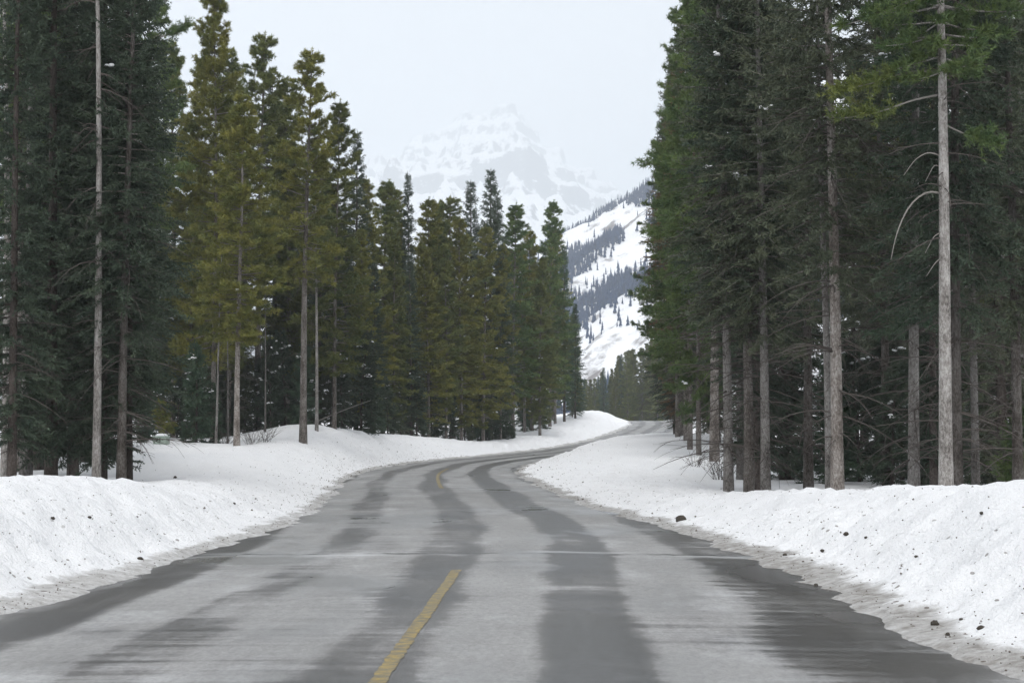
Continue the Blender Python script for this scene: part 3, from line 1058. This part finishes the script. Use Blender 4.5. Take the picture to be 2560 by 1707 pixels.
# --- left forest wall: the tree tops that stand out against the sky
WALL = [
    ('pC', 325, 92, -120, 'green', 'big pine whose long limb reaches into the sky at top left'),
    ('pB', 398, 112, 92, 'olive', 'small-topped pine right of the big long-limbed pine'),
    ('pB', 490, 96, -40, 'gold', 'tallest yellow-green pine on the left skyline'),
    ('pD', 438, 108, 130, 'gold', 'yellow-green pine in the notch left of the tallest skyline pine'),
    ('pB', 525, 104, 108, 'olive', 'pine top leaning on the tallest skyline pine from the right'),
    ('pC', 592, 108, 82, 'olive', 'slim-topped pine midway between the two tallest left pines'),
    ('sE', 634, 116, 178, 'dark', 'thin spruce spire left of the crooked-topped pine'),
    ('pB', 660, 112, 188, 'olive', 'pine top touching the crooked-topped pine on its left'),
    ('pB', 768, 106, 232, 'olive', 'pine right of the crooked-topped pine with dark upper boughs'),
    ('sA', 818, 122, 300, 'dark', 'dark pointed spruce where the left skyline starts to drop'),
    ('pD', 853, 128, 405, 'gold', 'olive pine tucked right under the dark pointed spruce'),
    ('pB', 880, 138, 412, 'olive', 'first of three small tops right of the dark pointed spruce'),
    ('pD', 905, 142, 428, 'gold', 'rounded pine top left of the crooked little spire'),
    ('sE', 935, 140, 396, 'dark', 'crooked little spire breaking the skyline left of centre'),
    ('pD', 972, 145, 452, 'gold', 'broad yellow-green pine right of the crooked little spire'),
    ('pB', 1003, 150, 462, 'olive', 'pine with a double top in the left wall'),
    ('pC', 1040, 152, 455, 'olive', 'tufted pine left of the two dark spruce spires'),
    ('sA', 1080, 158, 415, 'dark', 'left of the two dark spruce spires below the peak'),
    ('sA', 1127, 160, 388, 'dark', 'taller of the two dark spruce spires below the peak'),
    ('sE', 1150, 166, 432, 'dark', 'narrow spruce leaning on the taller dark spire'),
    ('pB', 1178, 170, 468, 'green', 'green pine shoulder right of the dark spires'),
    ('pD', 1222, 178, 528, 'gold', 'low olive pine left of the last tall pine'),
    ('pB', 1263, 188, 460, 'green', 'last tall green pine where the left wall ends'),
    ('sB', 1296, 196, 560, 'green', 'dark conifer closing the left wall at the road gap'),
    ('pD', 1240, 172, 590, 'olive', 'olive pine below the last tall green pine'),
    ('pD', 1060, 148, 500, 'gold', 'bright olive pine in front of the dark spires'),
    ('pD', 1110, 154, 515, 'gold', 'yellowish pine at the foot of the dark spires'),
    ('pB', 1150, 160, 560, 'gold', 'golden pine right below the taller dark spire'),
    ('pA', 1205, 176, 560, 'gold', 'golden pine with a bare pale stem below'),
    ('pA', 1275, 192, 620, 'olive', 'olive pine with bare stems at the end of the wall'),
    ('sB', 790, 112, 470, 'dark', 'grey-green spruce right of the thin pale trunk'),
    ('pD', 830, 118, 520, 'gold', 'yellow-green pine behind the leaning dead pole'),
    ('sA', 860, 122, 600, 'dark', 'snow-dusted dark spruce above the leaning dead pole'),
    ('pD', 905, 130, 540, 'olive', 'green pine bulging forward over the snow ridge'),
    ('sB', 945, 134, 580, 'dark', 'dark spruce behind the end of the snow ridge'),
    ('pD', 985, 138, 560, 'gold', 'golden pine above the dip in the snow'),
    ('pB', 1025, 144, 560, 'olive', 'olive pine standing behind the dip in the snow'),
]
for k, px, d, yt, tint, lab in WALL:
    w_ = T(k, px, d, yt, label=lab, tint=tint, fat=.70 if 'long limb' in lab else (.84 if 'tallest yellow-green' in lab else 1.0))
    if 'long limb' in lab:
        long_limbed = w_

#SKIPSET
SKIP = {(z, i) for z, L in (('U', (0, 41, 43, 55, 61)), ('L', (3, 4, 5, 7, 9, 10, 12, 14, 15, 16, 18, 21, 22, 23, 25, 28, 34, 37, 38, 40, 43, 44, 46, 47, 49, 51, 52, 54, 55, 56, 57, 58, 60, 61, 62, 63, 65, 66, 67, 69, 70, 75, 77, 80, 83, 84, 86, 87, 88, 91, 93, 94, 95)), ('R', (1, 3, 4, 6, 7, 9, 11, 12, 13, 14, 16, 17, 18, 19, 20, 22, 23, 24, 25, 26, 29, 30, 31, 33, 34, 35, 36, 37, 38, 39, 40, 41, 43, 44, 45, 46, 49, 50, 51, 53, 54, 55, 57, 58, 59, 60, 61, 62, 63, 64, 67)), ('F', (1, 2, 3, 4, 5, 6, 8, 9, 10, 12, 13, 15, 17, 20, 21, 22, 23, 26, 27, 28, 29, 30, 31, 32, 33, 35, 36, 37, 38, 39, 40, 41, 47, 48, 50, 51, 52, 53, 54, 55, 56, 57, 58, 60, 61, 62, 63, 64, 66, 67, 68, 69, 71, 72, 73, 74, 75, 76, 77, 79, 80, 81, 82, 83, 84, 85, 87, 89, 91, 92, 93, 94, 95, 96, 97, 99, 102, 103, 104, 105, 106, 107, 108, 109, 110, 111, 112, 113, 114, 115, 116, 117, 118, 119, 120, 123, 124, 125, 127, 128, 129, 130, 131))) for i in L}   # places that stay empty
# --- young spruces crowding the foot of the wall
urng = random.Random(21)
for i in range(30):
    px = 300 + i * 33 + urng.uniform(-10, 10)
    edge = np.interp(px, [310, 400, 700, 830, 1000, 1150, 1290], [94, 99, 104, 112, 137, 163, 193])
    d = edge + urng.uniform(0, 5)
    Hy, ti = urng.uniform(3.2, 7.0), urng.choice(['dark', 'dark', 'green', 'brown'])
    if ('U', i) not in SKIP:
        T('yA', px, d, H=Hy, tint=ti, label=None, group='FU%d' % i)

for i in range(40, 62):
    px = 1700 + (i - 40) * 31 + urng.uniform(-12, 12)
    d = np.interp(px, [1700, 1800, 2352], [66, 60, 54]) + urng.uniform(0, 12)
    Hy, ti = urng.uniform(3.0, 6.5), urng.choice(['dark', 'brown', 'green', 'grey'])
    if ('U', i) not in SKIP:
        T('yA', px, d, H=Hy, tint=ti, label=None, group='FU%d' % i)

# --- the wall goes on behind: deeper rows
frng = random.Random(4)
skyx = [0, 300, 340, 380, 440, 490, 540, 600, 650, 715, 770, 820, 855, 900, 935, 1000, 1050, 1127, 1180, 1230, 1263, 1300, 1325]
skyy = [-300, -300, -60, 140, 170, 60, 150, 150, 230, 200, 300, 370, 440, 460, 470, 490, 480, 460, 510, 560, 520, 600, 700]
spots = [(t[2], t[3]) for t in TREES]
idx = 0
FILL_L = 'filling trees of the left forest'
for n in range(900):
    px = frng.uniform(-60, 1325)
    edge = np.interp(px, [-60, 150, 310, 400, 700, 830, 1000, 1150, 1290], [50, 54, 84, 106, 108, 114, 138, 165, 196])
    d = edge + frng.random() ** 1.3 * 42
    x = bearing(px, d)
    if any((x - a) ** 2 + (d - b) ** 2 < 2.5 ** 2 for a, b in spots):
        continue
    yt = np.interp(px, skyx, skyy) + frng.uniform(10, 120)
    H = min(top_z(yt, d) - 1.2, frng.uniform(17, 24))
    k = frng.choice(['pA', 'pB', 'pD', 'sA', 'sB', 'sE', 'pD', 'sA'])
    if px < 380:
        k = frng.choice(['sA', 'sB', 'sE', 'pC'])
    tint = frng.choice(['olive', 'gold', 'green', 'olive']) if k[0] == 'p' else frng.choice(['dark', 'dark', 'green', 'brown'])
    spots.append((x, d))
    idx += 1
    if ('L', idx) in SKIP:
        continue
    if H < 6:
        continue
    T(k, px, d, H=H, tint=tint, label=None, group='FL%d' % idx)
    if idx > 95:
        break

idx = 0
for n in range(900):
    px = frng.uniform(1625, 2420)
    edge = np.interp(px, [1500, 1600, 1700, 1800, 2352], [112, 100, 66, 56, 50])
    d = edge + frng.random() ** 1.2 * 50
    x = bearing(px, d)
    if any((x - a) ** 2 + (d - b) ** 2 < 2.4 ** 2 for a, b in spots):
        continue
    H = frng.uniform(19, 26)
    k = frng.choice(['sA', 'sB', 'sC', 'sD', 'sF', 'sA', 'sB', 'pA'])
    tint = frng.choice(['brown', 'brown', 'dark', 'grey', 'green'])
    spots.append((x, d))
    idx += 1
    if ('R', idx) in SKIP:
        continue
    T(k, px, d, H=H, tint=tint, label=None, group='FR%d' % idx, bark=frng.uniform(.5, 1.2))
    if idx > 75:
        break

FAR = [(1341, 342, 872, 'sA', 'green', 'small dark tree touching the left wall across the road gap'), (1352, 338, 884, 'pD', 'far', 'low olive tree at the left end of the far wood'),
       (1366, 345, 868, 'pD', 'olive', 'bushy tree left of the first pointed top in the far wood'), (1386, 340, 843, 'sA', 'green', 'first pointed dark top in the far wood'),
       (1400, 352, 862, 'pD', 'olive', 'low golden tree right of the first pointed top'), (1413, 344, 842, 'pD', 'far', 'olive tree left of the tallest far top'),
       (1427, 350, 812, 'sA', 'green', 'pointed dark spruce in the middle of the far wood'), (1442, 346, 806, 'pD', 'olive', 'golden tree right of the middle spruce in the far wood'),
       (1458, 354, 812, 'pD', 'far', 'round olive tree above the centre of the crest'), (1475, 348, 797, 'pB', 'olive', 'golden tree above the right lane of the crest'),
       (1492, 352, 778, 'pD', 'far', 'tall olive tree near the right end of the far wood'), (1510, 345, 765, 'pD', 'olive', 'rightmost golden tree of the far wood beside the dark forest edge')]
for px, d, yt, k, ti, lab in FAR:
    T(k, px, d, yt, label=lab, tint=ti)
    spots.append((bearing(px, d), d))
idx = 0
for n in range(900):
    px = frng.uniform(1325, 1640)
    d = 356 + frng.random() ** 1.3 * 60
    x = bearing(px, d)
    if any((x - a) ** 2 + (d - b) ** 2 < 2.1 ** 2 for a, b in spots):
        continue
    if abs(float(lateral(x, d))) < 8:
        continue
    yt = np.interp(px, [1325, 1345, 1370, 1385, 1400, 1425, 1445, 1480, 1520, 1600], [860, 870, 870, 845, 860, 815, 800, 800, 750, 640]) + frng.uniform(0, 60) * (d < 360)
    k = frng.choice(['pD', 'pB', 'pD', 'pD', 'sA'])
    tint = frng.choice(['olive', 'far', 'far']) if k[0] == 'p' else 'green'
    spots.append((x, d))
    idx += 1
    if ('F', idx) in SKIP:
        continue
    T(k, px, d, yt, tint=tint, label=None, group='FF%d' % idx)
    if idx > 130:
        break


# ------------------------------------------------------------------ single limbs and poles
def limb_part(root, pts, r0, r1, needles=0, seed=0, tint='green'):
    """a bare limb in the tree's own space, optionally with a plume of needles on its outer half"""
    inv = 1 / root.scale[2]
    pts = np.asarray(pts, float)
    k = 12
    q = np.linspace(0, len(pts) - 1, k)
    p = np.stack([np.interp(q, np.arange(len(pts)), pts[:, i]) for i in range(3)], -1)
    for _ in range(2):
        p[1:-1] = (p[:-2] + 2 * p[1:-1] + p[2:]) / 4
    a = Acc()
    tube(a, p, np.linspace(r0, r1, k), 6)
    o = obj('branch', a.mesh('branch', M_LIMB, True), root)
    if needles:
        r = np.random.default_rng(seed)
        P = []; D = []
        for _ in range(needles):
            f = r.uniform(.45, 1) * (k - 1); i0 = min(int(f), k - 2)
            b = p[i0] + (p[i0 + 1] - p[i0]) * (f - i0)
            d = (p[i0 + 1] - p[i0]); d = d / np.linalg.norm(d) + r.normal(size=3) * .6 + np.array([0, 0, .35])
            d /= np.linalg.norm(d)
            L = r.uniform(.15, .5)
            qq = np.linspace(.2, 1, 4)[:, None]
            P.append(b + d * L * qq); D.append(np.repeat(d[None], 4, 0))
        P = np.concatenate(P); D = np.concatenate(D); n = 12
        Pn = np.repeat(P, n, 0); Dn = np.repeat(D, n, 0) + r.normal(size=(len(P) * n, 3)) * .75
        v, f = blades(Pn, Dn, r.uniform(.08, .16, len(Pn)), .022, r)
        c = obj('foliage', mesh_from('foliage', v, f, M_PINE), o)
        tc = TINT[tint]; c.color = (tc[0], tc[1], tc[2], 1)
    return o


def local_limb(root, spec, **kw):
    """spec: (dx, dy, z above the tree's foot) in metres, facing the road"""
    yaw = root.rotation_euler[2]; c, s_ = math.cos(-yaw), math.sin(-yaw)
    pts = [((x * c - y * s_) / root.scale[0], (x * s_ + y * c) / root.scale[1], z / root.scale[2]) for x, y, z in spec]
    return limb_part(root, pts, **kw)


hz0 = hero.location[2]
for spec, kw in (
    ([(0, 0, 7.0), (-.35, -.1, 7.08), (-.8, -.2, 6.75), (-1.1, -.25, 6.1), (-1.22, -.25, 5.5)], dict(r0=.030, r1=.008)),
    ([(0, 0, 7.85), (-.3, -.05, 7.95), (-.62, -.1, 7.78), (-.88, -.1, 7.4)], dict(r0=.022, r1=.006)),
    ([(0, 0, 7.6), (-.2, -.1, 7.65), (-.42, -.2, 7.25)], dict(r0=.016, r1=.005)),
    ([(0, 0, 6.15), (-.22, -.1, 6.05), (-.45, -.2, 5.65)], dict(r0=.018, r1=.006)),
    ([(0, 0, 5.6), (-.2, -.1, 5.45), (-.4, -.1, 5.15)], dict(r0=.016, r1=.006)),
    ([(0, 0, 9.75), (-.8, -.15, 9.75), (-1.5, -.3, 9.45), (-2.45, -.4, 9.25)], dict(r0=.032, r1=.010, needles=75, seed=3, tint='lime')),
    ([(0, 0, 9.25), (-.7, -.1, 9.1), (-1.4, -.2, 8.8), (-2.3, -.3, 8.65)], dict(r0=.030, r1=.010, needles=45, seed=4, tint='lime')),
    ([(0, 0, 8.6), (.5, -.2, 8.3), (1.0, -.3, 8.15)], dict(r0=.026, r1=.010, needles=60, seed=5, tint='green')),
):
    local_limb(hero, spec, **kw)


local_limb(long_limbed, [(0, 0, 21.4), (.9, -.2, 22.0), (1.6, -.3, 22.1), (2.35, -.3, 22.5)], r0=.05, r1=.012, needles=110, seed=6, tint='green')


def leaning_pole(x0, y0, z0, x1, y1, z1, r0, label):
    a = Acc()
    L = math.dist((x0, y0, z0), (x1, y1, z1))
    q = np.linspace(0, 1, 9)[:, None]
    p = np.array([0, 0, 0]) + (np.array([x1 - x0, y1 - y0, z1 - z0])) * q
    p[:, 2] += .05 * L * (q[:, 0] * (1 - q[:, 0]))
    tube(a, p, np.linspace(r0, r0 * .3, 9), 7)
    root = empty('fallen_pole', (x0, y0, z0))
    obj('trunk', a.mesh('trunk', M_LIMB, True), root)
    b = Acc(); r = np.random.default_rng(9)
    for i in (3, 4, 5, 6, 7):
        tube(b, branch_path(p[i], r.uniform(0, 6.28), r.uniform(.3, .8), r.uniform(-.3, .8), -.2, 5, .2, r), np.linspace(.012, .004, 5), 4)
    o = obj('twigs', b.mesh('twigs', M_TWIG, True), root); o['kind'] = 'stuff'
    tag(root, label, 'dead tree')


leaning_pole(bearing(722, 106), 106, float(ground_z(bearing(722, 106), 106)) + .3, bearing(852, 108), 108, top_z(919, 108), .045,
             'thin grey dead pole slanting across the dark trees above the snow ridge')


# ------------------------------------------------------------------ utility box on the clearing
def box_faces(x0, x1, y0, y1, z0, z1):
    v = [(x, y, z) for z in (z0, z1) for y in (y0, y1) for x in (x0, x1)]
    f = [(0, 2, 3, 1), (4, 5, 7, 6), (0, 1, 5, 4), (2, 6, 7, 3), (0, 4, 6, 2), (1, 3, 7, 5)]
    return v, f


def bevel_box(name, dims, mat, parent, bev=.015):
    v, f = box_faces(*dims)
    o = obj(name, mesh_from(name, v, f, mat), parent)
    b = o.modifiers.new('bevel', 'BEVEL'); b.width = bev; b.segments = 2
    return o


ux, uy = bearing(372, 84), 84.0
ub = empty('utility_box', (ux, uy, float(ground_z(ux, uy)) - .10))
ub.scale = (.85, .85, .85)
ub.rotation_euler = (0, 0, R(-8))
M_UTIL = plain('pale_green_enamel', (.33, .40, .34), .5, .4, .12, 3)
M_UTILD = plain('dark_seam', (.10, .12, .10), .7, .2)
bevel_box('cabinet', (-.40, .40, -.3, .3, 0, .52), M_UTIL, ub)
bevel_box('lid', (-.425, .425, -.325, .325, .52, .575), M_UTIL, ub)
for a_, b_ in ((-.375, -.013), (.013, .375)):
    d_ = bevel_box('door', (a_, b_, -.318, -.302, .06, .49), M_UTIL, ub, .006)
bevel_box('seam', (-.008, .008, -.306, -.299, .05, .50), M_UTILD, ub, .001)
bevel_box('latch', (.03, .07, -.335, -.319, .26, .34), M_UTILD, ub, .004)


def snow_dome(name, w, d, h, z):
    nu, nv = 20, 8
    v = []
    for j in range(nv + 1):
        a = j / nv * math.pi / 2
        for i in range(nu):
            t = i / nu * 2 * math.pi
            k = 1 + .05 * math.sin(3 * t + 1)
            cx, sx = math.cos(t), math.sin(t)
            e = .55
            v.append((w * k * math.cos(a) ** .6 * math.copysign(abs(cx) ** e, cx), d * math.cos(a) ** .6 * math.copysign(abs(sx) ** e, sx), z + h * math.sin(a)))
    f = [(j * nu + i, j * nu + (i + 1) % nu, (j + 1) * nu + (i + 1) % nu, (j + 1) * nu + i) for j in range(nv) for i in range(nu)]
    return mesh_from(name, v, f, M_CAP, True)


obj('snow_cap', snow_dome('snow_cap', .34, .27, .15, .57), ub)
tag(ub, 'pale green utility box with a snow cap on the clearing', 'utility box')

# ------------------------------------------------------------------ saplings in the dip beside the far bend
for i, (px, d, yt, lab) in enumerate((
    (1111, 158, 978, 'lowest sapling on the left of the cluster by the far road'),
    (1122, 158, 978, 'second sapling of the cluster by the far road'),
    (1140, 160, 970, 'third sapling of the cluster by the far road'),
    (1152, 162, 960, 'tallest sapling in the cluster by the far road'),
    (1163, 161, 968, 'sapling just right of the tallest in the cluster'),
    (1174, 164, 965, 'rightmost sapling of the cluster by the far road'),
    (1052, 144, 992, 'tiny sapling at the end of the snow ridge'),
)):
    T('yB', px, d, yt, label=lab, tint='dark')
T('hA', 1598, 74, H=1.0, label='bare shrub poking from the mound beside the brown-barked spruce')
T('hB', 1655, 60, H=1.3, label='bare shrub against the crooked-footed spruce')


# ------------------------------------------------------------------ clods of dirty snow and gravel
def ray_ground(px, py):
    a = math.tan(PITCH + math.atan((784 - py) / F))
    for k in range(4000):
        d = 9 + k * .03
        if CAM_Z + a * d <= float(ground_z(bearing(px, d), d)):
            return bearing(px, d), d
    return bearing(px, 20), 20


M_CLOD = plain('frozen_grit', (.070, .062, .052), .95, .1, .6, 30)
M_GRIT = plain('loose_grit', (.17, .15, .125), .95, .1, .5, 30)


def clod_mesh(seed):
    r = np.random.default_rng(seed)
    nu, nv = 9, 6
    v = [(0, 0, -.5)]
    for j in range(1, nv):
        a = -math.pi / 2 + j / nv * math.pi
        for i in range(nu):
            t = i / nu * 2 * math.pi
            k = r.uniform(.72, 1.2)
            v.append((k * .55 * math.cos(a) * math.cos(t), k * .5 * math.cos(a) * math.sin(t), k * .42 * math.sin(a)))
    v.append((0, 0, .42))
    f = [(0, 1 + (i + 1) % nu, 1 + i) for i in range(nu)]
    for j in range(nv - 2):
        for i in range(nu):
            a, b = 1 + j * nu + i, 1 + j * nu + (i + 1) % nu
            f += [(a, b, b + nu), (a, b + nu, a + nu)]
    last = len(v) - 1; o = 1 + (nv - 2) * nu
    f += [(o + i, o + (i + 1) % nu, last) for i in range(nu)]
    return mesh_from('dirt_clod', v, f, M_CLOD, False)


CLODS = [clod_mesh(i) for i in range(4)]
crng = random.Random(3)
for i, (px, py, s_, lab) in enumerate((
    (327, 1285, .13, 'largest dark clod at the foot of the left snowbank'),
    (125, 1195, .09, 'dark clod high on the left snowbank'),
    (210, 1190, .08, 'greenish clod near the crest of the left snowbank'),
    (318, 1188, .07, 'small clod below the trunk pair on the left snowbank'),
    (540, 1157, .10, 'lone clod on the smooth part of the left snowbank'),
    (404, 1097, .14, 'dark clod lying in the hollow of the clearing'),
    (1562, 1196, .30, 'biggest dirty lump on the right road edge past the bend'),
    (1940, 1228, .12, 'black clod in the middle of the right snowbank'),
    (1985, 1235, .07, 'small clod right of the black clod on the right snowbank'),
    (1885, 1265, .09, 'clod lower left of the black clod on the right snowbank'),
    (1800, 1275, .09, 'clod in the brown strip beside the wet shoulder'),
    (2140, 1434, .12, 'round clod by the dark puddle on the right shoulder'),
    (2245, 1447, .11, 'brown clod at the foot of the right snowbank near the camera'),
    (2200, 1425, .07, 'small clod between the two larger ones on the right shoulder'),
    (2170, 1458, .06, 'crumb of dirt in front of the round clod'),
    (1870, 1345, .08, 'clod at the dirty foot of the right snowbank midway'),
    (2250, 1180, .07, 'clod high up on the right snowbank'),
    (2100, 1280, .07, 'clod on the face of the right snowbank'),
    (1672, 1105, .16, 'clod on the mound inside the bend'),
)):
    x, y = ray_ground(px, py)
    o = obj('dirt_clod', CLODS[i % 4])
    o.location = (x, y, float(ground_z(x, y)) + s_ * .22)
    s_ *= .72
    o.location[2] -= s_ * .2
    o.scale = (s_, s_, s_ * crng.uniform(.8, 1.1)); o.rotation_euler = (0, 0, crng.uniform(0, 6))
    tag(o, lab, 'clod', 'clods of dirty snow on the ploughed banks')


def grit_mesh():
    r = np.random.default_rng(12)
    n = 6500
    y = 10 + r.random(n) ** 1.4 * 120
    side = np.where(r.random(n) < .5, -1, 1)
    u = r.exponential(1.3, n)
    t = side * (np.where(side < 0, tab(EL, y), tab(ER, y)) + u - .35)
    x = tab(RX, y) + t * np.sqrt(1 + tab(RDX, y) ** 2)
    z = ground_z(x, y)
    s = r.uniform(.005, .017, n) * np.where(r.random(n) < .06, 1.9, 1) * (.8 + y / 90)
    base = np.array([(1, 0, 0), (-.5, .87, 0), (-.5, -.87, 0), (0, 0, 1), (0, 0, -.6)])
    a = r.uniform(0, 6.28, n)
    c, sn = np.cos(a), np.sin(a)
    v = np.empty((n, 5, 3))
    jit = r.uniform(.6, 1.3, (n, 5, 1))
    b = base[None] * jit
    v[:, :, 0] = x[:, None] + s[:, None] * (b[:, :, 0] * c[:, None] - b[:, :, 1] * sn[:, None])
    v[:, :, 1] = y[:, None] + s[:, None] * (b[:, :, 0] * sn[:, None] + b[:, :, 1] * c[:, None])
    v[:, :, 2] = z[:, None] + s[:, None] * (b[:, :, 2] * .8 + .1)
    f0 = np.array([(0, 1, 3), (1, 2, 3), (2, 0, 3), (1, 0, 4), (2, 1, 4), (0, 2, 4)])
    f = (np.arange(n)[:, None, None] * 5 + f0[None]).reshape(-1, 3)
    return mesh_from('grit', v.reshape(-1, 3), f, M_GRIT)


tag(obj('grit', grit_mesh(), None, 'stuff'), 'road grit scattered over the ploughed snowbanks', 'grit')

# ------------------------------------------------------------------ labels for the trees that fill the woods
ORD = ['nearest', 'second', 'third', 'fourth', 'fifth', 'sixth', 'seventh', 'eighth', 'ninth', 'tenth', 'eleventh', 'twelfth', 'thirteenth', 'fourteenth', 'fifteenth', 'sixteenth', 'seventeenth', 'eighteenth', 'nineteenth', 'twentieth'] + ['twenty-' + w for w in ('first', 'second', 'third', 'fourth', 'fifth', 'sixth', 'seventh', 'eighth', 'ninth')]+ ['thirtieth'] + ['thirty-' + w for w in ('first', 'second', 'third', 'fourth', 'fifth', 'sixth', 'seventh', 'eighth', 'ninth')]
ZONES = [(-999, 150, 'the reddish thin trunk'), (150, 260, 'the white-grey bare trunk'), (260, 345, 'the dark trunk pair'), (345, 420, 'the utility box'),
         (420, 520, 'the snow-flecked sapling'), (520, 620, 'the grey-trunked pine'), (620, 745, 'the crooked-topped pine'),
         (745, 860, 'the slanting dead pole'), (860, 960, 'the crooked little spire'), (960, 1060, 'the tufted wall pine'), (1060, 1145, 'the two dark spires'),
         (1145, 1210, 'the sapling cluster'), (1210, 1330, 'the last tall green pine'), (1330, 1365, 'the left end of the far road crest'), (1365, 1400, 'the left shoulder at the crest'), (1400, 1435, 'the left lane at the crest'),
         (1435, 1470, 'the centre of the crest'), (1470, 1515, 'the right lane at the crest'), (1515, 1560, 'the right end of the crest'), (1560, 1640, 'the lone mound spruce'), (1640, 1690, 'the crooked-footed spruce'), (1690, 1780, 'the close trunk trio'), (1780, 1870, 'the sweeping dead limbs'), (1870, 1960, 'the pale flaky spruce'),
         (1960, 2060, 'the long golden pine boughs'), (2060, 2130, 'the leaning grey spruce'), (2130, 2210, 'the tall pale-barked pine'), (2210, 2290, 'the slender right trunk'), (2290, 9999, 'the little right-edge pine')]
byz = {}
for root, kind, x, y, H, lab in TREES:
    if lab is None:
        px = x / y * F + 1176
        zi = next(i for i, z in enumerate(ZONES) if z[0] <= px < z[1])
        byz.setdefault((zi, kind[0]), []).append((y, root))
for (zi, k), L in byz.items():
    L.sort(key=lambda e: e[0])
    what = {'p': 'forest pine', 's': 'forest spruce', 'y': 'understory spruce'}[k]
    for i, (y, root) in enumerate(L):
        root['label'] = '%s %s back from the road behind %s' % (ORD[i], what, ZONES[zi][2])
        root['group'] = 'trees filling the right woods' if zi > 18 else ('trees of the far roadside wood' if zi > 12 else 'trees filling the left woods')

# ------------------------------------------------------------------ melt hollows and needle litter round the trunks
gm = ground.data
co = np.empty(len(gm.vertices) * 3, np.float32); gm.vertices.foreach_get('co', co); co = co.reshape(-1, 3)
gr = np.empty(len(co), np.float32); gm.attributes['grime'].data.foreach_get('value', gr)
for root, kind, x, y, H, lab in TREES:
    if y < 115 and kind[0] in 'psk':
        r2 = (co[:, 0] - x) ** 2 + (co[:, 1] - y) ** 2
        m_ = r2 < 6
        co[m_, 2] -= .16 * np.exp(-r2[m_] / .30)
        gr[m_] += .16 * np.exp(-r2[m_] / 1.2)
gm.vertices.foreach_set('co', co.ravel()); gm.attributes['grime'].data.foreach_set('value', np.clip(gr, 0, 1)); gm.update()

# ------------------------------------------------------------------ haze
def haze_box():
    x0, x1, y0, y1, z0, z1 = -17000, 17000, -1500, 17000, -120, 2180
    v = [(x, y, z) for z in (z0, z1) for y in (y0, y1) for x in (x0, x1)]
    f = [(0, 2, 3, 1), (4, 5, 7, 6), (0, 1, 5, 4), (2, 6, 7, 3), (0, 4, 6, 2), (1, 3, 7, 5)]
    m = bpy.data.materials.new('haze'); m.use_nodes = True
    nt = m.node_tree; nt.nodes.clear()
    out = N(nt, 'ShaderNodeOutputMaterial')
    pv = N(nt, 'ShaderNodeVolumePrincipled')
    pv.inputs['Color'].default_value = (.845, .892, .93, 1)
    pv.inputs['Density'].default_value = 2.5e-4
    pv.inputs['Anisotropy'].default_value = .1
    nt.links.new(pv.outputs[0], out.inputs['Volume'])
    return mesh_from('haze', v, f, m)


hz = obj('haze', haze_box(), None, 'stuff')
